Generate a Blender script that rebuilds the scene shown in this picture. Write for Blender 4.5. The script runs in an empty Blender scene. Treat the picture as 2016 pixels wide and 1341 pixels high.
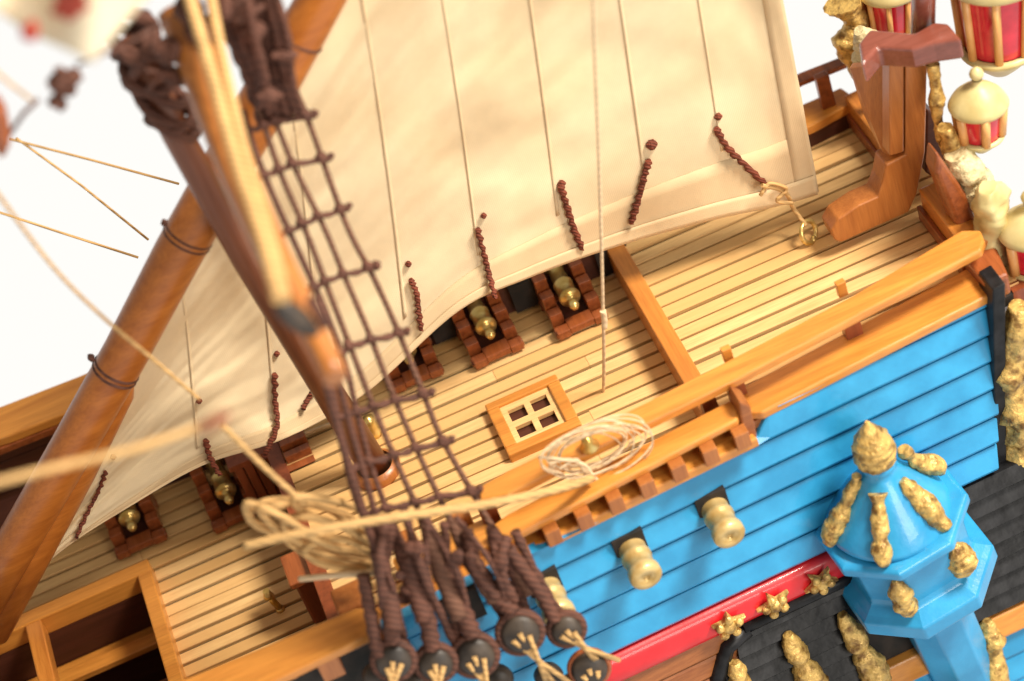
import bpy, bmesh, math, random
from mathutils import Vector as V, noise
from mathutils.bvhtree import BVHTree
random.seed(7)
S = bpy.context.scene
col = S.collection
S.unit_settings.system = 'METRIC'
S.unit_settings.scale_length = 0.01          # a model ship: one unit is one centimetre

# ------------------------------------------------------------------ camera
W, H, F, D = 2016, 1341, 5000., 50.
E, PSI, RHO = math.radians(42), math.radians(4), math.radians(21)
fw = V((math.sin(PSI)*math.cos(E), math.cos(PSI)*math.cos(E), -math.sin(E)))
hh = V((math.cos(PSI), -math.sin(PSI), 0))
pp = hh.cross(fw)
rt = math.cos(RHO)*hh - math.sin(RHO)*pp
up = math.sin(RHO)*hh + math.cos(RHO)*pp
CAM = -D*fw
cd = bpy.data.cameras.new('camera'); cam = bpy.data.objects.new('camera', cd); col.objects.link(cam)
from mathutils import Matrix
m3 = Matrix((rt, up, -fw)).transposed()
cam.matrix_world = Matrix.Translation(CAM) @ m3.to_4x4()
cd.sensor_width = 36; cd.lens = F/W*36; cd.clip_end = 2000; cd.clip_start = .5
cd.dof.use_dof = True; cd.dof.focus_distance = 47.8
cd.dof.aperture_fstop = cd.lens*1e-3/.78
S.camera = cam

# ------------------------------------------------------------------ world: a white light tent, brightest below and behind the model
wd = bpy.data.worlds.new('World'); S.world = wd; wd.use_nodes = True
nt = wd.node_tree; N = nt.nodes; L = nt.links
bg = N['Background']
tc = N.new('ShaderNodeTexCoord'); sx = N.new('ShaderNodeSeparateXYZ'); cr = N.new('ShaderNodeValToRGB')
mr = N.new('ShaderNodeMapRange'); mr.inputs[1].default_value = -1; mr.inputs[2].default_value = 1
L.new(tc.outputs['Generated'], sx.inputs[0]); L.new(sx.outputs['Z'], mr.inputs[0]); L.new(mr.outputs[0], cr.inputs[0])
L.new(cr.outputs[0], bg.inputs[0])
cr.color_ramp.elements[0].position = .44; cr.color_ramp.elements[0].color = (1, .982, .945, 1)
cr.color_ramp.elements[1].position = .60; cr.color_ramp.elements[1].color = (.31, .28, .235, 1)
bg.inputs[1].default_value = 1.03

# ------------------------------------------------------------------ lamps: one big soft key from the right, near side, one weaker fill
def area(name, loc, tgt, size, power, colr):
    a = bpy.data.lights.new(name, 'AREA'); a.energy = power; a.size = size; a.color = colr
    o = bpy.data.objects.new(name, a); col.objects.link(o); o.location = loc
    o.rotation_euler = (V(tgt)-V(loc)).to_track_quat('-Z', 'Y').to_euler()
area('studio_lamp', (36, -17, 52), (0, -2, 0), 15, 74000, (1, .92, .80))
area('front_lamp', (18, -56, 26), (0, -3, 0), 20, 17000, (1, .94, .85))
S.view_settings.view_transform = 'Standard'; S.view_settings.look = 'None'
S.view_settings.exposure = -.03; S.view_settings.gamma = 1; S.view_settings.use_curve_mapping = False
S.render.resolution_x = 1024; S.render.resolution_y = 681

# ------------------------------------------------------------------ pixel of the photograph -> point on a plane of the ship
def on(x, y, ax, v):
    d = fw*F + rt*(x-W/2) - up*(y-H/2)
    return CAM + d*((v-CAM[ax])/d[ax])
def ray(x, y):
    return (fw*F + rt*(x-W/2) - up*(y-H/2)).normalized()
def px(P, n):                                # n photo pixels in units, at the distance of P
    return n*(V(P)-CAM).dot(fw)/F
def onX(x, y, v): return on(x, y, 0, v)
def onY(x, y, v): return on(x, y, 1, v)
def onZ(x, y, v): return on(x, y, 2, v)

# ------------------------------------------------------------------ materials
def newmat(name):
    m = bpy.data.materials.new(name); m.use_nodes = True
    return m, m.node_tree.nodes, m.node_tree.links, m.node_tree.nodes['Principled BSDF']
def wood(name, base, dark=.72, axis='X', rough=.42, scale=1., tint=0., coat=.15, grain=.5):
    m, N, L, b = newmat(name)
    tc = N.new('ShaderNodeTexCoord'); mp = N.new('ShaderNodeMapping')
    st = {'X': (.22, 3.2, 3.2), 'Y': (3.2, .22, 3.2), 'Z': (3.2, 3.2, .22)}[axis]
    mp.inputs['Scale'].default_value = [s*scale for s in st]
    L.new(tc.outputs['Object'], mp.inputs[0])
    n1 = N.new('ShaderNodeTexNoise'); n1.inputs['Scale'].default_value = 1.6; n1.inputs['Detail'].default_value = 7; n1.inputs['Roughness'].default_value = .62
    n2 = N.new('ShaderNodeTexNoise'); n2.inputs['Scale'].default_value = 8; n2.inputs['Detail'].default_value = 3
    L.new(mp.outputs[0], n1.inputs[0]); L.new(mp.outputs[0], n2.inputs[0])
    r = N.new('ShaderNodeValToRGB'); r.color_ramp.elements[0].position = .3; r.color_ramp.elements[1].position = .68
    dk = (base[0]*dark, base[1]*dark*.86, base[2]*dark*.75, 1)
    r.color_ramp.elements[0].color = dk; r.color_ramp.elements[1].color = (*base, 1)
    mx = N.new('ShaderNodeMixRGB'); mx.blend_type = 'MULTIPLY'; mx.inputs[0].default_value = grain*.6
    L.new(n1.outputs[0], r.inputs[0]); L.new(r.outputs[0], mx.inputs[1])
    r2 = N.new('ShaderNodeValToRGB'); r2.color_ramp.elements[0].position = .35; r2.color_ramp.elements[0].color = (.62, .52, .42, 1)
    r2.color_ramp.elements[1].position = .55; r2.color_ramp.elements[1].color = (1, 1, 1, 1)
    L.new(n2.outputs[0], r2.inputs[0]); L.new(r2.outputs[0], mx.inputs[2])
    out = mx.outputs[0]
    if tint:
        at = N.new('ShaderNodeAttribute'); at.attribute_name = 'tint'
        m2 = N.new('ShaderNodeMixRGB'); m2.inputs[2].default_value = (base[0]*.76, base[1]*.62, base[2]*.46, 1)
        ml = N.new('ShaderNodeMath'); ml.operation = 'MULTIPLY'; ml.inputs[1].default_value = tint
        L.new(at.outputs['Fac'], ml.inputs[0]); L.new(ml.outputs[0], m2.inputs[0]); L.new(out, m2.inputs[1]); out = m2.outputs[0]
    L.new(out, b.inputs['Base Color'])
    bp = N.new('ShaderNodeBump'); bp.inputs['Strength'].default_value = .25; bp.inputs['Distance'].default_value = .02
    L.new(n2.outputs[0], bp.inputs['Height']); L.new(bp.outputs[0], b.inputs['Normal'])
    b.inputs['Roughness'].default_value = rough; b.inputs['Coat Weight'].default_value = coat; b.inputs['Coat Roughness'].default_value = .25
    return m
def noisy(name, c1, c2, scale=4, rough=.5, metal=0., bump=.2, coat=0., lo=.35, hi=.65, dist=.03, bscale=None, detail=5):
    m, N, L, b = newmat(name)
    tc = N.new('ShaderNodeTexCoord'); n = N.new('ShaderNodeTexNoise'); n.inputs['Scale'].default_value = scale; n.inputs['Detail'].default_value = detail
    L.new(tc.outputs['Object'], n.inputs[0])
    r = N.new('ShaderNodeValToRGB'); r.color_ramp.elements[0].position = lo; r.color_ramp.elements[1].position = hi
    r.color_ramp.elements[0].color = (*c1, 1); r.color_ramp.elements[1].color = (*c2, 1)
    L.new(n.outputs[0], r.inputs[0]); L.new(r.outputs[0], b.inputs['Base Color'])
    n3 = N.new('ShaderNodeTexNoise'); n3.inputs['Scale'].default_value = bscale or scale*3; n3.inputs['Detail'].default_value = 3
    L.new(tc.outputs['Object'], n3.inputs[0])
    bp = N.new('ShaderNodeBump'); bp.inputs['Strength'].default_value = bump; bp.inputs['Distance'].default_value = dist
    L.new(n3.outputs[0], bp.inputs['Height']); L.new(bp.outputs[0], b.inputs['Normal'])
    b.inputs['Roughness'].default_value = rough; b.inputs['Metallic'].default_value = metal; b.inputs['Coat Weight'].default_value = coat
    return m
deckm = wood('pale_deck_planking', (.88, .60, .27), .82, 'X', .5, 1., tint=.85, coat=.05)
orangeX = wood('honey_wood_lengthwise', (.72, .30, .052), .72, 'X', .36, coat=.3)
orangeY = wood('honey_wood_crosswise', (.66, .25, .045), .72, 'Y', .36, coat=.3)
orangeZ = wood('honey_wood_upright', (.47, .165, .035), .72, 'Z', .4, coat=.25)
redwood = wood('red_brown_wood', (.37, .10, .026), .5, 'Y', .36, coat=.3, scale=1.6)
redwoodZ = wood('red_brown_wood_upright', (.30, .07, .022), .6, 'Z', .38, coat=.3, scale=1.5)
sparm = wood('spar_wood', (.50, .16, .022), .68, 'X', .42, coat=.2)
mastm = wood('mast_wood', (.20, .060, .020), .6, 'Z', .42, coat=.2)
yardm = wood('yard_wood', (.52, .19, .04), .6, 'Y', .42, coat=.2)
darkw = wood('dark_wood_and_gap_shade', (.10, .026, .012), .5, 'X', .5, coat=.05)  # dark inner walls; also stands in for shade in gaps and slots
brownhull = wood('brown_hull_wood', (.38, .13, .035), .62, 'X', .45, coat=.1)
mahog = wood('mahogany_wood', (.26, .075, .05), .7, 'X', .22, coat=.6)
gratem = wood('pale_grating_wood', (.86, .60, .27), .88, 'X', .5)
bluem = noisy('bright_blue_paint', (.020, .25, .50), (.034, .34, .64), 1.3, .32, bump=.2, coat=.25, bscale=9)
redm = noisy('bright_red_paint', (.60, .008, .014), (.72, .014, .022), 2, .42, bump=.15, coat=.3, bscale=9)
blackm = noisy('black_paint', (.006, .006, .007), (.020, .020, .022), 3, .42, bump=.45, coat=0, bscale=2.2, dist=.06)
blackm.node_tree.nodes['Principled BSDF'].inputs['Specular IOR Level'].default_value = .22
dullblack = noisy('dull_black_seam', (.010, .008, .006), (.03, .02, .014), 3, .8, bump=.1)
goldm = noisy('old_gold_paint', (.20, .095, .020), (.72, .46, .135), 5, .38, metal=.3, bump=.7, bscale=9, dist=.08, lo=.34, hi=.56, detail=8)
creamgold = noisy('cream_gold_paint', (.52, .40, .16), (.70, .58, .28), 1.6, .45, metal=.05, bump=.15)
brassm = noisy('brass', (.62, .40, .10), (.86, .66, .26), 5, .28, metal=.75, bump=.15)
brassgun = noisy('brass_gun', (.50, .31, .09), (.76, .55, .24), 3, .36, metal=.35, bump=.15)
glassm = noisy('red_lantern_glass', (.52, .008, .025), (.66, .016, .04), 3, .14, bump=.05, coat=.7)
barm = noisy('salmon_lantern_bar', (.70, .33, .10), (.80, .42, .15), 3, .4, bump=.1)
whitec = noisy('pale_gold_paint', (.30, .22, .09), (.70, .58, .32), 5, .5, bump=.8, bscale=9, dist=.08, lo=.3, hi=.5)
pinkm = noisy('faded_red_emblem', (.40, .05, .03), (.60, .10, .06), 1.1, .8, bump=.1)
def rope(name, c, scale=16, d=.5, bump=.8):
    m, N, L, b = newmat(name)
    tc = N.new('ShaderNodeTexCoord'); wv = N.new('ShaderNodeTexWave'); wv.bands_direction = 'DIAGONAL'
    wv.inputs['Scale'].default_value = scale*.22; wv.inputs['Distortion'].default_value = 1.2
    L.new(tc.outputs['Object'], wv.inputs[0])
    n = N.new('ShaderNodeTexNoise'); n.inputs['Scale'].default_value = 3.; n.inputs['Detail'].default_value = 6; L.new(tc.outputs['Object'], n.inputs[0])
    ad = N.new('ShaderNodeMath'); ad.operation = 'ADD'; sc_ = N.new('ShaderNodeMath'); sc_.operation = 'MULTIPLY'; sc_.inputs[1].default_value = .40; L.new(wv.outputs['Fac'], sc_.inputs[0]); L.new(sc_.outputs[0], ad.inputs[0]); L.new(n.outputs[0], ad.inputs[1])
    r = N.new('ShaderNodeValToRGB'); r.color_ramp.elements[0].position = .35; r.color_ramp.elements[1].position = 1.
    hf = N.new('ShaderNodeMath'); hf.operation = 'MULTIPLY'; hf.inputs[1].default_value = .95; L.new(ad.outputs[0], hf.inputs[0])
    r.color_ramp.elements[0].color = (c[0]*d, c[1]*d, c[2]*d, 1); r.color_ramp.elements[1].color = (*c, 1)
    L.new(hf.outputs[0], r.inputs[0]); L.new(r.outputs[0], b.inputs['Base Color'])
    bp = N.new('ShaderNodeBump'); bp.inputs['Strength'].default_value = bump; bp.inputs['Distance'].default_value = .03
    L.new(ad.outputs[0], bp.inputs['Height']); L.new(bp.outputs[0], b.inputs['Normal']); b.inputs['Roughness'].default_value = .8
    return m
tanrope = rope('tan_rope', (.70, .42, .16), d=.6)
paler = rope('pale_rope', (.80, .60, .37), d=.8, bump=.4)
brownr = rope('brown_rope', (.145, .052, .030), d=.42)
ratr = rope('dark_brown_cord', (.17, .072, .04), d=.6)
reefm = rope('red_brown_cord', (.22, .045, .018), 30, .4)
deadm = noisy('dark_deadeye_wood', (.022, .016, .012), (.065, .045, .03), 3, .5, bump=.2)
# sail cloth
def clothmat(name, c, dk, trans=.18):
    m, N, L, b = newmat(name)
    tc = N.new('ShaderNodeTexCoord')
    n = N.new('ShaderNodeTexNoise'); n.inputs['Scale'].default_value = .42; n.inputs['Detail'].default_value = 5
    f = N.new('ShaderNodeTexNoise'); f.inputs['Scale'].default_value = 5; f.inputs['Detail'].default_value = 6
    for q in (n, f): L.new(tc.outputs['Object'], q.inputs[0])
    r = N.new('ShaderNodeValToRGB'); r.color_ramp.elements[0].position = .35; r.color_ramp.elements[1].position = .62
    r.color_ramp.elements[0].color = (*dk, 1); r.color_ramp.elements[1].color = (*c, 1)
    L.new(n.outputs[0], r.inputs[0])
    mx = N.new('ShaderNodeMixRGB'); mx.blend_type = 'MULTIPLY'; mx.inputs[0].default_value = .1
    L.new(r.outputs[0], mx.inputs[1]); L.new(f.outputs[0], mx.inputs[2])
    wx = N.new('ShaderNodeTexWave'); wx.inputs['Scale'].default_value = 9; wx.bands_direction = 'X'
    wz = N.new('ShaderNodeTexWave'); wz.inputs['Scale'].default_value = 9; wz.bands_direction = 'Z'
    for q in (wx, wz): q.inputs['Distortion'].default_value = .6; L.new(tc.outputs['Object'], q.inputs[0])
    ad = N.new('ShaderNodeMath'); ad.operation = 'ADD'; L.new(wx.outputs['Fac'], ad.inputs[0]); L.new(wz.outputs['Fac'], ad.inputs[1])
    bp = N.new('ShaderNodeBump'); bp.inputs['Strength'].default_value = .12; bp.inputs['Distance'].default_value = .015
    L.new(ad.outputs[0], bp.inputs['Height']); L.new(bp.outputs[0], b.inputs['Normal'])
    L.new(mx.outputs[0], b.inputs['Base Color']); b.inputs['Roughness'].default_value = .9
    tr = N.new('ShaderNodeBsdfTranslucent'); L.new(mx.outputs[0], tr.inputs[0])
    ms = N.new('ShaderNodeMixShader'); ms.inputs[0].default_value = trans
    L.new(b.outputs[0], ms.inputs[1]); L.new(tr.outputs[0], ms.inputs[2]); L.new(ms.outputs[0], N['Material Output'].inputs[0])
    return m
sailm = clothmat('aged_sail_canvas', (.95, .78, .51), (.88, .69, .42))
hemm = clothmat('sail_hem_canvas', (.84, .64, .38), (.70, .50, .28), .1)
seamm = clothmat('sail_seam_canvas', (.84, .66, .41), (.76, .56, .32), .1)
luffm = clothmat('grey_sail_edge', (.66, .55, .40), (.50, .42, .31), .1)
flagm = clothmat('flag_cloth', (.93, .80, .58), (.86, .70, .46), .1)

# ------------------------------------------------------------------ mesh building
def perp(d):
    a = V((0, 0, 1)) if abs(d.z) < .9 else V((1, 0, 0))
    u = d.cross(a).normalized(); return u, d.cross(u).normalized()
def smooth_path(P, n=6):
    P = [V(p) for p in P]
    if len(P) < 3: return P
    out = []
    for i in range(len(P)-1):
        a = P[max(i-1, 0)]; b = P[i]; c = P[i+1]; d = P[min(i+2, len(P)-1)]
        for k in range(n):
            t = k/n
            out.append(.5*((2*b)+(c-a)*t+(2*a-5*b+4*c-d)*t*t+(3*b-a-3*c+d)*t**3))
    out.append(P[-1]); return out
class MB:
    def __init__(s): s.v = []; s.f = []; s.t = []; s.sm = []
    def add(s, vs, fs, tint=0., smooth=False):
        o = len(s.v); s.v += [V(v) for v in vs]
        for f in fs: s.f.append([i+o for i in f]); s.t.append(tint); s.sm.append(smooth)
        return s
    def prism(s, pts, vec, tint=0.):
        pts = [V(p) for p in pts]; vec = V(vec); n = len(pts)
        nrm = V((0, 0, 0))
        for i in range(n): nrm += pts[i].cross(pts[(i+1) % n])
        if nrm.dot(vec) > 0: pts = pts[::-1]
        vs = pts + [p+vec for p in pts]
        fs = [list(range(n)), list(range(2*n-1, n-1, -1))] + [[(i+1) % n, i, n+i, n+(i+1) % n] for i in range(n)]
        return s.add(vs, fs, tint)
    def box(s, a, b, tint=0.):
        x0, y0, z0 = a; x1, y1, z1 = b
        return s.prism([(x0, y0, z0), (x1, y0, z0), (x1, y1, z0), (x0, y1, z0)], (0, 0, z1-z0), tint)
    def tube(s, P, R, seg=10, smooth=True, cap=True, tint=0.):
        P = [V(p) for p in P]
        if not isinstance(R, (list, tuple)): R = [R]*len(P)
        vs = []; u = None
        for i, p in enumerate(P):
            d = (P[min(i+1, len(P)-1)]-P[max(i-1, 0)])
            if d.length < 1e-6: d = V((0, 0, 1))
            d.normalize()
            if u is None: u, w_ = perp(d)
            else:
                u = (u-d*u.dot(d)); u = u.normalized() if u.length > 1e-5 else perp(d)[0]
                w_ = d.cross(u)
            w_ = d.cross(u)
            for k in range(seg):
                a = 2*math.pi*k/seg; vs.append(p+(u*math.cos(a)+w_*math.sin(a))*R[i])
        fs = []
        for i in range(len(P)-1):
            for k in range(seg):
                k2 = (k+1) % seg; fs.append([i*seg+k, i*seg+k2, (i+1)*seg+k2, (i+1)*seg+k])
        s.add(vs, fs, tint, smooth)
        if cap:
            o = len(s.v)-len(vs)
            s.f.append([o+k for k in range(seg)][::-1]); s.t.append(tint); s.sm.append(False)
            s.f.append([o+(len(P)-1)*seg+k for k in range(seg)]); s.t.append(tint); s.sm.append(False)
        return s
    def lathe(s, C, prof, seg=32, axis=(0, 0, 1), smooth=True, rot=0.):
        ax = V(axis).normalized()
        if abs(ax.z) > .999: u, w_ = V((1, 0, 0)), V((0, 1, 0)) if ax.z > 0 else V((0, -1, 0))
        else: u, w_ = perp(ax)
        C = V(C); vs = []
        for r, z in prof:
            for k in range(seg):
                a = rot+2*math.pi*k/seg; vs.append(C+ax*z+(u*math.cos(a)+w_*math.sin(a))*max(r, .0005))
        fs = [[i*seg+k, i*seg+(k+1) % seg, (i+1)*seg+(k+1) % seg, (i+1)*seg+k] for i in range(len(prof)-1) for k in range(seg)]
        fs = [f[::-1] for f in fs] if prof[0][1] > prof[-1][1] else fs
        return s.add(vs, fs, 0., smooth)
    def grid(s, pts, tint=0., smooth=True):
        n, m = len(pts), len(pts[0]); vs = [p for r in pts for p in r]
        fs = [[i*m+j, i*m+j+1, (i+1)*m+j+1, (i+1)*m+j] for i in range(n-1) for j in range(m-1)]
        return s.add(vs, fs, tint, smooth)
    def bvh(s): return BVHTree.FromPolygons([tuple(v) for v in s.v], s.f)
    def build(s, name, m, parent=None, bevel=0., solid=0., origin=None, seg=2):
        me = bpy.data.meshes.new(name)
        if parent is not None and origin is None: origin = tuple(parent.get('_o', (0, 0, 0)))
        o0 = V(origin or (0, 0, 0))
        me.from_pydata([tuple(v-o0) for v in s.v], [], s.f); me.update()
        at = me.attributes.new('tint', 'FLOAT', 'FACE')
        for i, t in enumerate(s.t): at.data[i].value = t
        for i, sm in enumerate(s.sm): me.polygons[i].use_smooth = sm
        me.materials.append(m)
        o = bpy.data.objects.new(name, me); col.objects.link(o)
        if parent is not None: o.parent = parent
        else: o.location = o0
        if parent is not None and (o0 - V(parent.get('_o', (0, 0, 0)))).length > 1e-6:
            o.location = o0-V(parent.get('_o', (0, 0, 0)))
        if parent is not None: o['_o'] = tuple(o0)
        if solid:
            md = o.modifiers.new('thickness', 'SOLIDIFY'); md.thickness = solid; md.offset = 0
        if bevel:
            md = o.modifiers.new('bevel', 'BEVEL'); md.width = bevel; md.segments = seg; md.limit_method = 'ANGLE'
        return o
def thing(name, label, cat, loc, group=None):
    o = bpy.data.objects.new(name, None); col.objects.link(o); o.location = loc; o['_o'] = tuple(loc)
    o['label'] = label; o['category'] = cat
    if group: o['group'] = group
    o.empty_display_size = .2
    return o
def tag(o, label, cat, group=None):
    o['label'] = label; o['category'] = cat
    if group: o['group'] = group
    return o
def lump(P, R, seed=0, amp=.22, freq=3.2, seg=20, flat=1.):
    """a carved, uneven figure along a path"""
    n = 46; mb = MB(); P = [V(p) for p in P]
    pts = []; rr = []
    for i in range(n+1):
        t = i/n*(len(P)-1); k = min(int(t), len(P)-2); f = t-k
        pts.append(P[k].lerp(P[k+1], f))
        t = i/n*(len(R)-1); k = min(int(t), len(R)-2); f = t-k
        rr.append(max(R[k]*(1-f)+R[k+1]*f, .01))
    mb.tube(pts, rr, seg)
    for i, v in enumerate(mb.v):
        c = pts[min(i//seg, n)]; d = v-c
        q = v*freq+V((seed*7.3, seed*3.1, seed))
        k = noise.noise(q)*amp*1.6+(.5-abs(noise.noise(q*2.1)))*amp*1.1-.3*amp+noise.noise(q*4.2)*amp*.35+.018*math.sin(i//seg*.9+seed)
        mb.v[i] = c+d*(1+k*2)
    return mb

# ================================================================== SHIP HULL
YC = -1.9
hull = thing('ship_hull', 'wooden model ship hull with pale decks, honey wood rails and bright blue planked side', 'model ship', (0, 0, 0))
XS = [-16, -10, -6, -1.7, 3.3, 8.5, 9.5]; YO = [-6.9, -6.85, -6.75, -6.35, -5.62, -5.12, -5.05]
def outer(x):
    for i in range(len(XS)-1):
        if x <= XS[i+1]:
            t = (x-XS[i])/(XS[i+1]-XS[i]); t = max(t, 0); return YO[i]*(1-t)+YO[i+1]*t
    return YO[-1]
def inner(x): return outer(x)+.42
PX_ = [(-16, 2.2), (-8, 1.75), (-5.2, 1.6), (-5, 1.2), (-1.8, .95), (0, .8), (2.6, .72), (8.5, 1.15), (10, 1.15)]
def portinner(x):
    for (a, b_), (c, d) in zip(PX_, PX_[1:]):
        if a <= x <= c: return b_+(d-b_)*(x-a)/(c-a)
    return 1.15
# decks: separate planks with dark gaps
def deck(name, x0, x1, z, holes=(), w=.355, gap=.072, seed=1, slant=0.):
    rnd = random.Random(seed); mb = MB(); y = -7.2
    k = 0
    while y < 4:
        ya, yb = y+gap/2, y+w-gap/2; yc = (ya+yb)/2
        if yc > inner(x1)-.45 and yc < portinner(x1)+1.6:
            segs = [(x0, x1)]
            for hx0, hx1, hy0, hy1 in holes:
                if hy0 < yc < hy1: segs = [(a, b) for a, b in ((x0, hx0), (hx1, x1)) if b-a > .1]
            for a, b in segs:
                xs = a
                cut = a+rnd.uniform(4, 16)
                while xs < b:
                    e = min(cut, b)
                    if b-e < .6: e = b
                    ya2, yb2 = ya, yb
                    # clip to the deck outline
                    hi = portinner((xs+e)/2)+.1
                    l0, l1 = inner(xs)-.06, inner(e)-.06
                    if yb2 > min(l0, l1)+.03 and ya2 < hi:
                        j = rnd.uniform(-.02, .02); e2 = e-.006
                        mb.prism([(xs, min(max(ya2+j, l0), yb2+j-.004), z-.12), (e2, min(max(ya2+j, l1), max(yb2+j, l1)-.004), z-.12), (e2, max(yb2+j, l1), z-.12), (xs, max(yb2+j, l0), z-.12)], (0, 0, .12+rnd.uniform(-.014, .014)), rnd.random()**1.2)
                    xs = e; cut = xs+rnd.uniform(9, 16)
        y += w; k += 1
    o = mb.build(name, deckm, hull, bevel=.012, seg=1)
    b = MB(); b.prism([(x0, inner(x0)-.2, z-.3), (x1, inner(x1)-.2, z-.3), (x1, portinner(x1)+.2, z-.3), (x0, portinner(x0)+.2, z-.3)], (0, 0, .22)) if not holes else None
    if holes:
        hx0, hx1, hy0, hy1 = holes[0]
        for (a, b_, c, d) in ((x0, hx0, -7, 3), (hx1, x1, -7, 3), (hx0, hx1, -7, hy0), (hx0, hx1, hy1, 3)):
            b.box((a, c, z-.3), (b_, d, z-.08))
    b.build('deck_seam_caulking', dullblack, o)
    return o
deck('poop_deck', 2.72, 8.75, .6, seed=3)
deck('quarter_deck', -5.05, 2.72, 0, seed=5, w=.35)
HX = (-15, -8.55, -4.5, -.75)
deck('main_deck', -16, -5.1, -1.4, holes=[HX], seed=8, w=.34)
# beam across the step up to the poop
b = MB(); b.box((2.42, inner(2.5)+.0, -.05), (2.78, portinner(2.5)-.02, .72)); b.build('deck_beam', orangeY, hull, bevel=.03)
# bulkhead below the quarter deck
bk = MB()
y = -6.4; rnd = random.Random(4)
while y < 2.3:
    bk.box((-5.22-rnd.uniform(0, .03), y, -1.45), (-5.08, y+.30, -.06)); y += .33
bk.box((-5.3, -6.3, -.13), (-5.0, 2.2, .035))
bk.build('bulkhead', redwoodZ, hull, bevel=.015)
# small ladder standing at the bulkhead
ld = MB()
for yy in (.75, 1.45): ld.prism([(-5.25, yy, -.05), (-5.25, yy, -.3), (-5.85, yy, -1.4), (-6.05, yy, -1.4)], (0, .09, 0))
for k in range(5):
    z = -.3-.24*k; ld.box((-5.5-.12*k, .80, z-.03), (-5.28-.12*k, 1.48, z+.02))
ld.build('ladder', redwood, hull, bevel=.01)
cw = MB()
for k in range(5): cw.box((-6.02+k*.2, -.02-.02*(k % 2), -1.42), (-6.02+k*.2+.175, .2, -.12))
cw.box((-6.02, .1, -1.42), (-5.05, 1.5, -.16)); cw.box((-6.1, -.1, -.14), (-5.0, 1.5, .0)); cw.build('companionway', redwoodZ, hull, bevel=.015)
tr = MB()
for k in range(5): tr.box((-5.02, -.9-.0*k, -.02+.03*k), (-4.45, -.72+.0*k, .02+.03*k)) if k == 0 else tr.box((-4.98, -.95+.28*k, -.02), (-4.45, -.78+.28*k, .1+.07*k))
tr.build('ladder_tread', redwood, hull, bevel=.015)
# big open hatch of the main deck
hx0, hx1, hy0, hy1 = HX
hc = MB(); zt = -1.02
hc.box((hx1-.02, hy0, -1.5), (hx1+.27, hy1+.0, zt)); hc.box((hx0, hy1-.02, -1.5), (hx1+.27, hy1+.33, zt)); hc.box((hx0, hy0-.3, -1.5), (hx1+.27, hy0, zt))
oh = hc.build('hatch_coaming', orangeX, hull, bevel=.03)
hb = MB(); hb.box((-10.95, hy0, -1.42), (-10.62, hy1-.02, zt-.01)); hb.build('cross_beam', orangeY, oh, bevel=.03)
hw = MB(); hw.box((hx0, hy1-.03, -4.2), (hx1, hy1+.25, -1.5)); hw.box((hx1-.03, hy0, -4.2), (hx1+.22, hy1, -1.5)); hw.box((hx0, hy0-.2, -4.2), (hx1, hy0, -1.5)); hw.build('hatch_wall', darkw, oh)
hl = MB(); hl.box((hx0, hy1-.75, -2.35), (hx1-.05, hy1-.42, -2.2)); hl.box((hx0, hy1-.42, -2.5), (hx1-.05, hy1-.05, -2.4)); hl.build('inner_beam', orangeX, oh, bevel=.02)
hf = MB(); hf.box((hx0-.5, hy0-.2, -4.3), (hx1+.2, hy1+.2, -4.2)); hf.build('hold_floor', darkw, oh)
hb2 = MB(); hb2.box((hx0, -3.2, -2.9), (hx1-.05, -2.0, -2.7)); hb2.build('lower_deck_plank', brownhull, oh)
# small grating hatch on the quarter deck
g = MB()
P = [onZ(x, y, .2) for x, y in ((953, 797), (1088, 747), (1128, 838), (1003, 905))]
gx0 = P[0].x; gx1 = P[1].x+.1; gy1 = P[0].y; gy0 = P[3].y+.1
t = .24
g.box((gx0, gy1-t*.8, -.05), (gx1, gy1, .2)); g.box((gx0, gy0, -.05), (gx1, gy0+t, .2))
g.box((gx0, gy0+t, -.05), (gx0+t, gy1-t*.8, .2)); g.box((gx1-t, gy0+t, -.05), (gx1, gy1-t*.8, .2))
og = g.build('grating_hatch', orangeX, hull, bevel=.03)
gr = MB(); a0, a1, c0, c1 = gx0+t, gx1-t, gy0+t, gy1-t*.8
def bars(lo, hi, n, wd):
    q = (hi-lo-n*wd)/(n-1); return [(lo+i*(q+wd), lo+i*(q+wd)+wd) for i in range(n)]
for i, (u0, u1) in enumerate(bars(a0-.02, a1+.02, 3, .13)): gr.box((u0, c0, .02), (u1, c1, .125))
for i, (u0, u1) in enumerate(bars(c0-.02, c1+.02, 3, .17)): gr.box((a0, u0, .03), (a1, u1, .13))
gr.build('grating', gratem, og, bevel=.008)
gf = MB(); gf.box((a0, c0, .002), (a1, c1, .012)); gf.build('hatch_floor', darkw, og)

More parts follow.
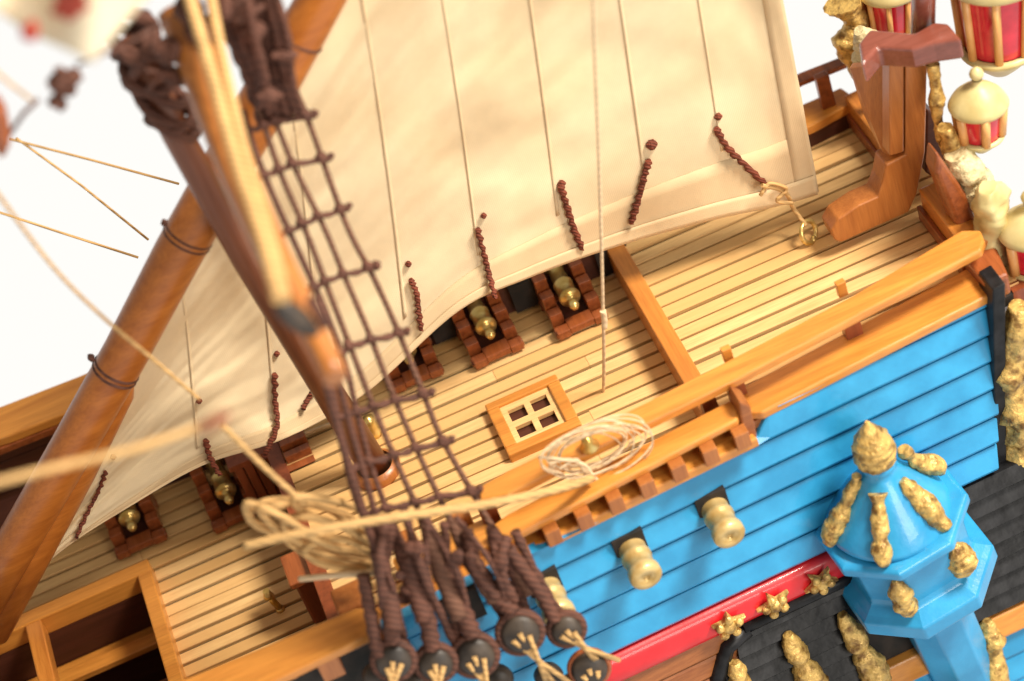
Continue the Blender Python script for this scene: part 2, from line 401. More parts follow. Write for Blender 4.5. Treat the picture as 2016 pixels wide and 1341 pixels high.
# ---- outer side planking
Z0 = .86
def hullY(x, z): return outer(x)+.16-.075*(Z0-z)-.012*(Z0-z)**2*(1 if z < Z0 else 0)
def hit_hull(x, y):
    """point of the photograph on the near hull side"""
    Y = -5.8
    for _ in range(30):
        P = onY(x, y, Y); Y = hullY(P.x, min(P.z, Z0))
    return onY(x, y, Y)
SL = -.475
def seam(t, x):                               # t = height in the photo at x=1316
    return t+SL*(x-1316)
CAPL = [(200, 1520), (555, 1327), (1020, 1093), (1491, 862), (1497, 812), (1960, 575), (2100, 500)]
def capy(x):
    for (a, b_), (c, d) in zip(CAPL, CAPL[1:]):
        if a <= x <= c: return b_+(d-b_)*(x-a)/(c-a)
    return 0
def strake(mb, t0, t1, x0, x1, off0=.0, off1=.045, th=.12, n=24, tint=0.):
    """one plank between two seams, its lower edge standing a little proud"""
    rows = []
    for i in range(n+1):
        x = x0+(x1-x0)*i/n
        y0 = max(seam(t0, x), capy(x)+1); y1 = max(seam(t1, x), capy(x)+2)
        a = hit_hull(x, y0); c = hit_hull(x, y1)
        rows.append((a, c))
    vs = []; fs = []
    for a, c in rows:
        vs += [a+V((0, -off0, 0)), a.lerp(c, .12)+V((0, -off0-.02, 0)), a.lerp(c, .88)+V((0, -off1-.01, 0)), c+V((0, -off1+.02, 0)), c+V((0, th, 0)), a+V((0, th, 0))]
    for i in range(n):
        for k in range(6):
            k2 = (k+1) % 6; fs.append([i*6+k, (i+1)*6+k, (i+1)*6+k2, i*6+k2])
    fs.append([0, 1, 2, 3, 4, 5]); fs.append([n*6+k for k in range(5, -1, -1)])
    mb.add(vs, fs, tint)
XE = 1962
TT = [905, 962, 1016, 1072, 1127, 1181, 1235]
bl = MB(); ports = []
strake(bl, 860, 905-6, 1530, XE)
for k in range(6):
    strake(bl, TT[k]+1, TT[k+1]-8, 735, XE, .0, .085, n=60)
ob = bl.build('blue_side_planking', bluem, hull)
# black backing behind the planks, imitates the shadow in their seams
bb = MB(); rows = []
for i in range(40):
    x = 450+i*(1960-450)/39
    rows.append([hit_hull(x, max(seam(t_, x), capy(x)+8))+V((0, .10, 0)) for t_ in (905, 1080, 1235, 1500, 1800, 2100)])
bb.grid(rows); bb.build('seam_shade_backing', dullblack, hull)
rd = MB()
rows = []
for i in range(31):
    x = 1150+(1665-1150)*i/30
    a = hit_hull(x, seam(1236, x)); c = hit_hull(x, seam(1295, x)); r = []
    for k in range(9):
        s_ = k/8; r.append(a.lerp(c, s_)+V((0, -.03-.13*math.sin(math.pi*s_)**.45, 0)))
    rows.append([a+V((0, .1, 0))]+r+[c+V((0, .1, 0))])
rd.grid(rows); rd.f = [f[::-1] for f in rd.f]
ore = rd.build('red_stripe', redm, hull)
br = MB()
for k in range(6): strake(br, 1294+k*40, 1294+k*40+38, 900, 1455, .0, .03)
br.build('brown_side_planking', brownhull, hull)
bk = MB()
x0s = [1478, 1450, 1430, 1415, 1400, 1395]
for k in range(7): strake(bk, 1294+k*32, 1294+k*32+28, 1425 if k > 1 else 1470-20*k, 1700, .0, .15, .2)
for k in range(8): strake(bk, 1239+k*34, 1239+k*34+27, 1840, 2080, .0, .14, .2)
obk = bk.build('black_panel', blackm, hull)
ow = MB(); strake(ow, 1513, 1560, 1200, 2100, .05, .16, .2); strake(ow, 1294-2, 1294+7, 1425, 1660, .14, .16, .1)
owo = MB(); strake(owo, 1513, 1558, 1200, 2100, .10, .16, .2); owo.build('orange_wale', orangeX, hull, bevel=.03)
b2 = MB()
for k in range(8): strake(b2, 1563+k*52, 1563+k*52+49, 735, 2100)
b2.build('lower_blue_planking', bluem, hull)
b3_ = MB()
for k in range(3): strake(b3_, 1240+k*52, 1240+k*52+48, 380, 735, .0, .05)
b3_.build('brown_side_planking', brownhull, hull)
fr = MB()  # black frame of the panel: upper edge and slanting left end
rows = [hit_hull(x, seam(1301, x))+V((0, -.06, 0)) for x in (1460, 1640, 1700)]
fr.tube(rows, .13, 8)
rows = [hit_hull(x, y)+V((0, -.05, 0)) for x, y in ((1408, 1400), (1412, 1330), (1430, 1270), (1470, 1235))]
fr.tube(rows, .16, 8); fr.build('black_panel_frame', blackm, hull)
# ---- stern corner, dark strip and the corner post
st = MB()
pl = [(1955, 572), (1980, 558), (1984, 1100), (1962, 1120)]
st.prism([onY(x, y, -5.35) for x, y in pl], (0, .6, 0)); st.build('stern_corner_board', blackm, hull, bevel=.03)
# stern wall under the transom beam
sw = MB(); sw.prism([(8.55, -4.9, .55), (8.55, 1.1, .55), (8.0, 1.2, -6), (8.0, -5.3, -6)], (.35, 0, 0)); sw.build('stern_wall', redwoodZ, hull)
# ---- rails
def slab(mb, pts, z, th): return mb.prism([onZ(x, y, z) for x, y in pts], (0, 0, -th))
ra = MB(); slab(ra, [(1440, 773), (1878, 541), (1950, 505), (1975, 548), (1960, 575), (1500, 812), (1470, 812)], .95, .2)
ra.build('cap_rail', orangeX, hull, bevel=.04)
rb = MB(); slab(rb, [(1455, 828), (1492, 862), (1020, 1093), (690, 1262), (560, 1325), (555, 1300), (690, 1222), (985, 1060), (1300, 900)], .82, .22)
rb.build('cap_rail', orangeX, hull, bevel=.04)
rc = MB(); slab(rc, [(1437, 787), (1455, 800), (1452, 826), (1000, 1062), (960, 1040), (1000, 1010)], 1.32, .17)
rc.build('waist_rail', orangeX, hull, bevel=.05, seg=3)
# blocks between waist rail and cap rail, dark slots between them
bk = MB()
for i in range(8):
    x = 1020+i*62; y = 1062-i*62*.512
    P = onZ(x, y+8, 1.13)
    bk = MB(); bk.box((P.x-.14, P.y-.16, .8), (P.x+.14, P.y+.10, 1.17)); bk.build('rail_block', orangeZ, hull, bevel=.02)
bi = MB(); q = [(1450, 832), (1000, 1066)]  # dark backing added behind the blocks so the slots look shaded
A = onZ(*q[0], 1.0)+V((0, .16, 0)); B = onZ(*q[1], 1.0)+V((0, .16, 0))
bi.prism([A, B, B+V((0, .12, 0)), A+V((0, .12, 0))], (0, 0, .15)); bi.prism([A-V((0, 0, .25)), B-V((0, 0, .25)), B+V((0, .12, -.25)), A+V((0, .12, -.25))], (0, 0, .3)); bi.build('slot_shade_backing', darkw, hull)
# vertical bulwark wall starboard, inside face
bw = MB(); rows = []
for i in range(30):
    x = -15+i*(8.4+15)/29; y = outer(x)+.28; zb = .62 if x > 2.7 else (.0 if x > -5 else -1.4)
    rows.append([V((x, y, zb-.1)), V((x, y, .72))])
bw.grid(rows, smooth=False); bw.build('bulwark', brownhull, hull, solid=.08)
# bracket box end at the break of the rail
eb = MB(); eb.prism([onY(x, y, -5.75) for x, y in ((1455, 790), (1478, 800), (1492, 862), (1462, 868))], (0, .5, 0)); eb.build('rail_scroll', brownhull, hull, bevel=.04)
# upper handrail with posts
hr = MB(); 
hp = [(1893, 452), (1930, 452), (1938, 472), (1932, 492), (1440, 752), (1180, 880), (1000, 972), (945, 985), (942, 958), (1000, 925), (1180, 838), (1440, 705), (1680, 580)]
slab(hr, hp, 1.72, .2); ohr = hr.build('handrail', orangeX, hull, bevel=.05, seg=3)
for x, y in ((1680, 655), (1452, 772), (968, 1020)):
    P = onZ(x, y, .95); p = MB(); p.box((P.x-.17, P.y-.13, .75), (P.x+.15, P.y+.13, 1.56)); p.build('post', redwoodZ, ohr, bevel=.015)
P = onZ(1395, 800, .9); p = MB(); p.box((P.x-.12, P.y-.1, .0), (P.x+.16, P.y+.14, 1.5)); p.build('post', redwoodZ, ohr, bevel=.015)
for x, y in ((1430, 690), (1655, 560)):
    P = onZ(x, y, 1.75); p = MB(); p.box((P.x-.1, P.y-.08, 1.5), (P.x+.08, P.y+.05, 1.84)); p.build('rail_peg', orangeX, ohr, bevel=.015)
# main deck starboard rail (bottom left)
rl = MB(); slab(rl, [(300, 1362), (520, 1272), (700, 1196), (742, 1196), (748, 1240), (560, 1330), (440, 1385), (300, 1440)], 1.25, .2)
rl.build('waist_rail', orangeX, hull, bevel=.04)
rk = MB()
for x, y in ((640, 1290), (500, 1350), (760, 1262)):
    P = onZ(x, y, 1.05); rk = MB(); rk.box((P.x-.2, P.y-.2, .6), (P.x+.2, P.y+.2, 1.1)); rk.build('rail_block', orangeZ, hull, bevel=.02)
# port bulwark and rails
pw = MB(); rows = []
for i in range(40):
    x = -16+i*(8.3+16)/39; y = portinner(x)+.02; zb = .5 if x > 2.6 else (-.1 if x > -5 else -1.5)
    zt_ = 1.0
    rows.append([V((x, y, zb)), V((x, y+(.9 if x < -5 else .1), zt_))])
pw.grid(rows, smooth=False); pwo = pw.build('bulwark', darkw, hull, solid=.1)
pr_ = MB()
P0 = [onZ(-60, 819, 1.25), onZ(0, 800, 1.25), onZ(150, 742, 1.25), onZ(400, 640, 1.25)]
P1 = [p+V((0, -.95, 0)) for p in P0]
pr_.prism(P0+P1[::-1], (0, 0, -.22)); pr_.build('cap_rail', orangeX, hull, bevel=.04)
wl = MB()
for k in range(5):
    y0 = 1.9+.0; a = P1[0]+V((-1, .12+.02*k, -.3-.42*k)); c = P1[3]+V((0, .12+.02*k, -.3-.42*k))
    wl.prism([a, c, c+V((0, 0, -.39)), a+V((0, 0, -.39))], (0, .14, 0))
wl.build('bulwark_planking', darkw, hull, bevel=.02)
wk = MB(); a = P1[0]+V((-1, -.05, -.22)); c = P1[3]+V((0, -.05, -.22)); wk.prism([a, c, c+V((0, .1, 0)), a+V((0, .1, 0))], (0, 0, -.16)); wk.build('rail_moulding', redwood, hull, bevel=.02)
pk = MB(); pts = [onZ(x, y, 1.15) for x, y in ((1400, 282), (1580, 205), (1655, 172), (1690, 196), (1600, 246), (1400, 330))]
pk.prism(pts, (0, 0, -.22)); pk.build('cap_rail', orangeX, hull, bevel=.03)
ph = MB(); pts = [onZ(x, y, 1.75) for x, y in ((1500, 182), (1575, 143), (1690, 98), (1700, 112), (1580, 160), (1500, 200))]
ph.prism(pts, (0, 0, -.12)); oph = ph.build('handrail', redwood, hull, bevel=.02)
P = onZ(1642, 250, .6); p = MB(); p.box((P.x-.14, P.y-.05, .55), (P.x+.14, P.y+.12, 1.95)); p.build('post', redwood, oph, bevel=.02)
# gun ports seen in the port bulwark
for x, y in ((1035, 565), (880, 640), (1215, 530)):
    P = onY(x, y, portinner(0)-.3); q = MB(); yy = portinner(P.x)
    q.box((P.x-.33, yy-.2, .08), (P.x+.33, yy-.07, .75)); q.build('gun_port', dullblack, hull)
# ---- stern: transom beams, stern post with knee, mahogany cap
tb = MB(); tb.box((8.0, YC+.75, .55), (8.42, 1.25, 1.32)); tb.build('transom_beam', orangeY, hull, bevel=.04)
tb = MB(); tb.box((8.02, -4.25, .55), (8.5, YC-.35, 1.42)); tb.build('transom_beam', orangeY, hull, bevel=.04)
tl = MB(); tl.box((7.93, YC+.75, .62), (8.0, 1.2, .95)); tl.box((7.93, -4.2, .62), (8.02, YC-.3, .98)); tl.build('transom_moulding', redwood, hull, bevel=.015)
kn = MB(); yk = YC-.32
kp = [(1783, 128), (1826, 124), (1822, 300), (1806, 380), (1790, 418), (1657, 478), (1644, 474), (1637, 455), (1650, 432), (1690, 405), (1728, 388), (1738, 360), (1745, 325), (1783, 305)]
kn.prism([onY(x, y, yk) for x, y in kp], (0, .5, 0)); kn.build('stern_knee', orangeZ, hull, bevel=.035, seg=3)
sp = MB(); sp.prism([onY(1672, 135, -.95), onY(1782, 124, yk+.1), onY(1782, 304, yk+.1), onY(1745, 322, -2.0), onY(1700, 225, -1.2)], (.12, .12, 0)); sp.build('stern_panel', orangeZ, hull, bevel=.02)
sp = MB(); sp.prism([onY(x, y, yk) for x, y in ((1752, 128), (1780, 128), (1780, 300), (1752, 308))], (0, .36, 0)); sp.build('stern_batten', orangeZ, hull, bevel=.03)
bp = MB(); bp.prism([onY(x, y, yk+.25) for x, y in ((1824, 215), (1842, 225), (1862, 300), (1880, 380), (1822, 340))], (0, .5, 0)); bp.build('dark_gap_block', darkw, hull, bevel=.04)  # dark block standing in for the shaded gap behind the stern post
mc = MB()
mc.prism([onZ(x, y, 4.95) for x, y in ((1697, 128), (1728, 92), (1795, 96), (1838, 84), (1893, 76), (1866, 44), (1838, 42), (1800, 64), (1712, 56), (1690, 84))], (0, 0, -.48))
mc.build('mahogany_cap', mahog, hull, bevel=.07, seg=3)
# gold carvings running over the stern edge
def stern_carving(pts, Y, R, seed, m=goldm, name='stern_carving'):
    pts = [onY(x, y, Y) for x, y in pts]
    return lump(pts, R, seed, .15, 2.6).build(name, m, hull)
stern_carving([(1660, 5), (1690, 40), (1672, 90), (1690, 150)], 1.0, [.35, .2, .26, .22, .30, .16, .12], 1)
stern_carving([(1690, 60), (1712, 90), (1700, 160), (1735, 190)], .4, [.10, .24, .22, .15, .05], 2, whitec)
stern_carving([(1836, 125), (1842, 180), (1850, 250), (1868, 300)], -2.6, [.12, .10, .14, .10, .12, .10], 3)
stern_carving([(1880, 300), (1905, 345), (1915, 395), (1945, 430)], -3.2, [.2, .36, .30, .42, .33, .36, .2], 4, whitec)
stern_carving([(1945, 370), (1955, 410), (1945, 470), (1975, 520), (2010, 545)], -4.0, [.2, .34, .36, .26, .34, .26, .34, .2], 5, creamgold)
stern_carving([(1860, 250), (1880, 300), (1900, 390), (1950, 470), (1985, 560)], -3.0, [.12, .2, .15, .25, .2, .15], 15, goldm)
stern_carving([(2005, 600), (1993, 700), (1990, 760), (2003, 830), (2000, 900), (1998, 985)], -5.2, [.20, .30, .22, .34, .26, .36, .40, .28, .36, .24, .22], 6)
rs = MB(); rs.prism([onY(x, y, -3.6) for x, y in ((1846, 300), (1905, 385), (1965, 520), (1945, 545), (1880, 440), (1842, 345))], (0, .5, 0)); rs.build('stern_moulding', redwood, hull, bevel=.1, seg=3)
cx = MB(); cx.prism([onZ(x, y, 1.2) for x, y in ((1890, 500), (1955, 470), (1985, 540), (1940, 560))], (0, 0, -.5)); cx.build('stern_corner_block', redwood, hull, bevel=.06)

# ---- crown shaped gold ornaments on the red stripe
for i, (x, y, s_) in enumerate(((1424, 1212, 1.), (1514, 1171, .95), (1605, 1127, .9))):
    P = hit_hull(x, y)+V((0, -.2, 0)); mb = MB()
    ang0 = .2+i*.35; pts = []
    for k in range(10):
        a = ang0+math.pi*k/5; r = (.37 if k % 2 == 0 else .17)*s_*(1+.12*math.sin(k*3+i))
        pts.append(P+V((math.cos(a)*r, 0, math.sin(a)*r)))
    mb.prism(pts, (0, -.12, 0))
    for k in range(5):
        a = ang0+2*math.pi*k/5; q = P+V((math.cos(a)*.2*s_, -.13, math.sin(a)*.2*s_)); mb.lathe(q, [(.005, -.09), (.08, -.05), (.10, 0), (.08, .06), (.005, .09)], 8, (0, -1, 0))
    mb.lathe(P+V((0, -.12, 0)), [(.14, -.05), (.15, .03), (.08, .1), (.005, .12)], 10, (0, -1, 0))
    mb.build('gold_crown', goldm, hull, bevel=.02)
# ---- standing gold figures on the black panel
figs = [((1436, 1286), (1452, 1345), (1470, 1400)), ((1541, 1232), (1566, 1285), (1600, 1345)), ((1648, 1192), (1685, 1262), (1722, 1325)),
        ((1812, 1268), (1820, 1310), (1826, 1370)), ((1933, 1205), (1944, 1262), (1952, 1345))]
for i, tri in enumerate(figs):
    pts = [hit_hull(x, y)+V((0, -.24, 0)) for x, y in tri]
    if i == 3: pts = [p+V((0, -.9, 0)) for p in (hit_hull(x+14, y+30) for x, y in tri)]
    lump(pts, [.10, .18, .21, .25, .16, .25, .28, .29, .24], 20+i, .09, 3.2).build('gold_figure', goldm, hull)

# ================================================================== quarter gallery (turret) - part of the hull
TC = onY(1752, 1008, -6.35); TC = V(TC)
dome = MB()
prof = [(.30, 1.42), (.34, 1.36), (.30, 1.28), (.36, 1.18), (.50, .98), (.66, .76), (.86, .5), (1.02, .28), (1.16, .08), (1.20, .0), (1.16, -.04)]
dome.lathe(TC, prof[::-1], 48)
dome.lathe(TC, [(.0, 1.42), (.30, 1.42)][::-1], 32)
od = None
qg = MB()
R8 = math.pi/8
p8 = [(1.0, 0), (1.40, -.02), (1.47, -.07), (1.47, -.24), (1.36, -.32), (1.27, -.40), (1.22, -.50), (1.17, -1.30), (1.20, -1.42), (1.40, -1.56), (1.54, -1.64), (1.54, -1.98), (1.42, -2.06), (1.10, -2.30), (.80, -2.52), (.70, -2.8), (.66, -8.5)]
AX = V((-.115, .02, 1))
qg.lathe(TC, p8[::-1], 8, tuple(AX), rot=R8+.06, smooth=False)
qo = qg.build('quarter_gallery', bluem, hull, bevel=.045, seg=3)
od = dome.build('dome', bluem, qo)
fin = MB(); fin = lump([TC+V((0, 0, 1.36)), TC+V((0, 0, 2.48))], [.30, .37, .40, .38, .32, .23, .13, .03], 30, .04, 7, 20); fin.build('pinecone_finial', goldm, qo)
def rdome(z):
    q = prof
    for i in range(len(q)-1):
        if q[i][1] >= z >= q[i+1][1]:
            f = (q[i][1]-z)/(q[i][1]-q[i+1][1]); return q[i][0]*(1-f)+q[i+1][0]*f
    return 1.2
def dome_carv(az, z1, z0, R, seed, lift=.05, wob=0.):
    a = math.radians(az); d = V((math.sin(a), -math.cos(a), 0)); pts = []
    for k in range(9):
        z = z1+(z0-z1)*k/8; pts.append(TC+d*(rdome(z)+lift+wob*math.sin(k*1.1))+V((0, 0, z)))
    lump(pts, R, seed, .1, 4).build('gold_carving', goldm, qo)
dome_carv(-30, 1.08, -.02, [.19, .11, .14, .16, .17, .13, .2, .17, .1], 31)
dome_carv(36, 1.10, .08, [.09, .15, .15, .19, .22, .2, .17, .12], 32)
dome_carv(-86, 1.32, .02, [.10, .12, .14, .1, .18, .2, .17, .12], 33, .12)
dome_carv(97, 1.36, .38, [.10, .13, .09, .12, .16, .18, .19, .15], 34, .20, .05)
for az, z1, z0, R, seed in ((-27, -.48, -1.50, [.05, .14, .19, .22, .23, .2, .1], 35), (34, -.36, -1.22, [.06, .18, .25, .27, .25, .2, .1], 36)):
    a = math.radians(az); d = V((math.sin(a), -math.cos(a), 0))
    lump([TC+d*1.25+AX*z1, TC+d*1.24+AX*z0], R, seed, .1, 4.5).build('gold_carving', goldm, qo)

# ================================================================== guns sticking out of the hull side
gp = [((1402, 992), (1436, 1030), 'rightmost, nearest the stern'), ((1240, 1072), (1269, 1110), 'middle of the three, clear of the ropes'), ((1072, 1148), (1100, 1180), 'leftmost, beside the dark deadeyes')]
proto = None
def gun_at(P, label):
    t = thing('hull_gun', label, 'cannon', P, 'brass guns poking out of the blue side')
    mb = MB(); pr0 = [(.25, .35), (.26, .0), (.285, -.02), (.285, -.10), (.265, -.13), (.26, -.38), (.29, -.41), (.29, -.49), (.265, -.53), (.265, -.74), (.30, -.78), (.31, -.82), (.31, -.94), (.285, -.985), (.07, -.985), (.06, -.93), (.0, -.93)]
    mb.lathe(P, [(r*.98, -z) for r, z in pr0], 28, (0, -1, -.03)); mb.build('barrel', brassgun, t)
    mz = MB(); mz.lathe(P, [(.15, .987), (.17, 1.0), (.23, 1.0), (.25, .987)], 24, (0, -1, -.03)); mz.build('muzzle_ring', brassgun, t)
labs = ['brass gun poking from the blue side, the one nearest the stern', 'brass gun poking from the blue side between its two neighbours', 'brass gun poking from the blue side right beside the brown shroud ropes']
for (a, c, _), lb in zip(gp, labs):
    P = hit_hull(*a); gun_at(P+V((0, .1, 0)), lb)
    q = MB(); q.box((P.x-.31, P.y-.12, P.z-.25), (P.x+.29, P.y+.1, P.z+.36)); q.build('gun_port', dullblack, hull)
for x, y in ((905, 1195),):
    P = hit_hull(x, y); q = MB(); q.box((P.x-.36, P.y-.12, P.z-.34), (P.x+.4, P.y+.1, P.z+.4)); q.build('gun_port', dullblack, hull)

# ================================================================== deck cannons
def make_cannon(label, P):
    t = thing('deck_cannon', label, 'cannon', P, 'small brass cannons on stepped wooden carriages')
    P = V(P)
    for s_ in (-1, 1):
        ck = MB(); n = 4; L0 = 1.32; pts = [(0, 0)]
        hs = [.18, .38, .58, .78]
        prof = [(0, .0)]
        for k in range(n):
            y0 = k*L0/n; prof += [(y0, hs[k]), (y0+.235, hs[k]-.01), (y0+.235, hs[k]-.13), (y0+L0/n, hs[k]-.13)] if k < n-1 else [(y0, hs[k]), (y0+L0/n, hs[k])]
        prof += [(L0, 0)]
        ck.prism([P+V((s_*.39-.13, a, c+.06)) for a, c in prof], (.26, 0, 0)); ck.build('cheek', redwood, t, bevel=.018)
    bd = MB(); bd.box((P.x-.26, P.y+.02, P.z+.08), (P.x+.26, P.y+.34, P.z+.24)); bd.build('bed', redwood, t, bevel=.018); bd = MB(); bd.box((P.x-.26, P.y+.34, P.z+.08), (P.x+.26, P.y+1.3, P.z+.14)); bd.build('bed_floor', darkw, t)  # floor coloured dark to imitate the shade between the cheeks
    for yy in (.18, 1.1):
        ax = MB(); ax.box((P.x-.55, P.y+yy-.1, P.z+.05), (P.x+.55, P.y+yy+.1, P.z+.15)); ax.build('axle', redwood, t, bevel=.015)
        for s_ in (-1, 1):
            wh = MB(); wh.lathe(P+V((s_*.48-.05, yy, .12)), [(.0, 0), (.12, 0), (.12, .1), (.0, .1)], 16, (1, 0, 0), smooth=False); wh.build('wheel', redwood, t)
    ba = MB(); A = P+V((0, .28, .58)); pr0 = [(.0, -.10), (.07, -.09), (.10, -.03), (.09, .03), (.05, .08), (.14, .13), (.21, .16), (.22, .22), (.19, .26), (.185, .55), (.2, .57), (.2, .62), (.17, .64), (.15, 1.05), (.19, 1.1), (.18, 1.2), (.08, 1.2), (.0, 1.15)]
    ba.lathe(A, pr0, 24, (0, 1, .04)); ba.build('barrel', brassm, t)
    kn_ = MB(); kn_.lathe(A+V((0, -.04, .0)), [(.0, -.12), (.07, -.10), (.105, -.02), (.09, .06), (.0, .10)], 16, (0, 1, .04)); kn_.build('breech_knob', brassm, t)
    return t
c1 = V((1.36, -.45, 0))
cl = ['brass cannon on a stepped carriage nearest the deck beam and pale hanging line', 'brass cannon on a stepped carriage at the second place from the deck beam',
      'brass cannon on a stepped carriage partly behind the dark shroud ropes', 'brass cannon on the lower deck close to the red brown bulkhead', 'brass cannon on the lower deck nearest the lateen yard, leftmost of all']
base = [onZ(1152, 655, 0), onZ(988, 712, 0), onZ(828, 762, 0), onZ(476, 1035, -1.4), onZ(285, 1088, -1.4)]
rots = [.04, .02, -.03, .03, 0.]
first = make_cannon(cl[0], base[0])
def copy_tree(src, loc, label):
    r = src.copy(); col.objects.link(r); r.location = loc; r['label'] = label
    for ch in list(src.children):
        c = ch.copy(); col.objects.link(c); c.parent = r
        c.matrix_parent_inverse = ch.matrix_parent_inverse.copy()
    return r
for k in range(1, 5):
    o = copy_tree(first, base[k], cl[k]); o.rotation_euler = (0, 0, rots[k])

# ================================================================== masts and spars
MX = -4.05
mt = thing('mizzen_mast', 'tapering brown wooden mast standing on the deck behind the shrouds', 'mast', (MX, YC, 0))
mb = MB(); mb.tube([V((MX+.62*max(1-z/7, -.12), YC, z)) for z in (-.1, 3, 6, 9, 11)], [.30, .28, .27, .26, .24], 24)
mb.build('mast_pole', mastm, mt)
mb = MB(); mb.lathe((MX+.62, YC, 0), [(.46, 0), (.48, .12), (.44, .2), (.36, .24)], 24); mb.build('mast_collar', orangeZ, mt)
MT = onY(470, 60, YC); MT2 = onY(520, 185, YC)
rp = random.Random(9)
for k in range(9):    # wrappings of served rope at the masthead
    z = 9.3+k*.26; mb = MB(); pts = []
    ty, tx = rp.uniform(-.5, .5), rp.uniform(-.5, .5)
    for j in range(25):
        a = 2*math.pi*j/24; r = .34+.05*math.sin(a*3+k)
        pts.append(V((MX-.06+math.cos(a)*r, YC+math.sin(a)*r, z+ty*math.sin(a)+tx*math.cos(a))))
    mb.tube(pts, rp.uniform(.07, .12), 8, cap=False); mb.build('rope_binding', brownr, mt)
# short yard pointing at the viewer
YA = onZ(300, -60, 9.2); YB = onZ(662, 748, 9.0)
YA2 = V((YB.x-.1, YC+1.5, 9.3))
yd = thing('cross_yard', 'blurred honey brown yard pointing towards the viewer, two tan ropes along it', 'spar', tuple(YA2))
A = onY(372, 60, -2.9); 
def yard_pts():
    q = [((355, 20), -2.6), ((404, 160), -3.6), ((465, 330), -5.1), ((537, 500), -6.9), ((605, 630), -8.2), ((662, 745), -9.3)]
    return [onY(x, y, Y) for (x, y), Y in q]
YP = yard_pts(); wpx = [70, 68, 60, 50, 37, 24]
mb = MB(); mb.tube(smooth_path(YP, 4), [px(YP[0], 46)*(1-.5*(i/20)) for i in range(21)], 24); mb.build('yard_pole', yardm, yd)
def ropeobj(name, pts, rpx, m, parent=None, n=8, seg=8, sm=True):
    P = smooth_path(pts, n) if sm else [V(p) for p in pts]
    r = px(P[len(P)//2], rpx); mb = MB(); mb.tube(P, r, seg)
    return mb.build(name, m, parent, origin=tuple(P[0]) if parent is None else None)
for dx, lbl in ((0, 'a'), (1, 'b')):
    q = [((365+45*dx, -30), -3.0), ((415+28*dx, 140), -4.4), ((465+22*dx, 320), -6.1), ((512+18*dx, 460), -7.6), ((548+14*dx, 590), -9.0)]
    pts = [onY(x, y, Y-.2) for (x, y), Y in q]
    ropeobj('halyard', pts, 12 if dx else 14, tanrope, yd)
P = onY(582, 622, -9.0)
bl_ = thing('hanging_block', 'very blurred dark brown pulley block at the tip of the near yard', 'pulley block', tuple(P))
def block(t, P, r, m=None, axis=(1, .2, 0), w=.9):
    mb = MB(); mb.lathe(P, [(.0, -.5*r*w), (.7*r, -.5*r*w), (r, -.3*r*w), (r, .3*r*w), (.7*r, .5*r*w), (.0, .5*r*w)], 20, axis); mb.build('shell', m or deadm, t)
    mb = MB(); mb.lathe(P, [(1.02*r, -.12*r), (1.09*r, 0), (1.02*r, .12*r)], 20, axis); mb.build('strap', brownr, t)
A = onY(545, 598, -9.0); B = onY(622, 655, -9.0); rr = px(A, 24)
lump([A, B], [.5*rr, .9*rr, rr, rr, .8*rr, .4*rr], 3, .05, 2).build('shell', deadm, bl_)
mb = MB(); mb.tube([onY(612, 590, -9), onY(640, 640, -9)], px(P, 13), 10); mb.build('lashing', brownr, bl_)
# served rope bundle at the mast top, right of the yard
bd = thing('masthead_rope_bundle', 'thick bundle of brown served ropes hanging from the masthead above the shrouds', 'rope bundle', tuple(onY(500, 0, -2.4)))
for k, (x0, x1, x2, x3, r) in enumerate(((430, 462, 500, 520, 21), (462, 496, 528, 545, 21), (492, 528, 552, 565, 18), (450, 478, 516, 530, 15), (520, 548, 566, 583, 13), (535, 565, 575, 592, 9), (478, 500, 520, 512, 12))):
    pts = [onY(x0, -40, -2.7-.1*k), onY(x1, 70, -2.7-.12*k), onY(x2, 160, -2.6-.1*k), onY(x3, 245-6*k, -2.5-.06*k)]
    mb = MB(); P = smooth_path(pts, 9); R = [px(P[0], r)*(1+.12*math.sin(i*1.6+k))*(1 if i < 22 else .75) for i in range(len(P))]
    mb.tube(P, R, 10); mb.build('served_rope', brownr, bd)
kn2 = random.Random(3)
for (x, y, r) in ((330, 95, 26), (345, 150, 22), (395, 60, 34), (372, 20, 30), (440, 20, 26), (500, 60, 22), (560, 110, 16), (530, 190, 16)):
    P = onY(x, y, -3.3); mb = lump([P+V((-.2, 0, .1)), P+V((.2, .1, -.15))], [.3*px(P, r), px(P, r), px(P, r), .3*px(P, r)], kn2.randint(0, 99), .16, 2.2); mb.build('knot', brownr, bd)
for pts in (((345, 150), (300, 140), (285, 138)), ((330, 140), (300, 165), (290, 182)), ((420, 30), (470, 5), (500, -30)), ((455, 40), (490, 30), (520, 10))):
    q = [onY(x, y, -3.4) for x, y in pts]; mb = MB(); mb.tube(q, px(q[0], 6), 8); mb.build('rope_end', brownr, bd)

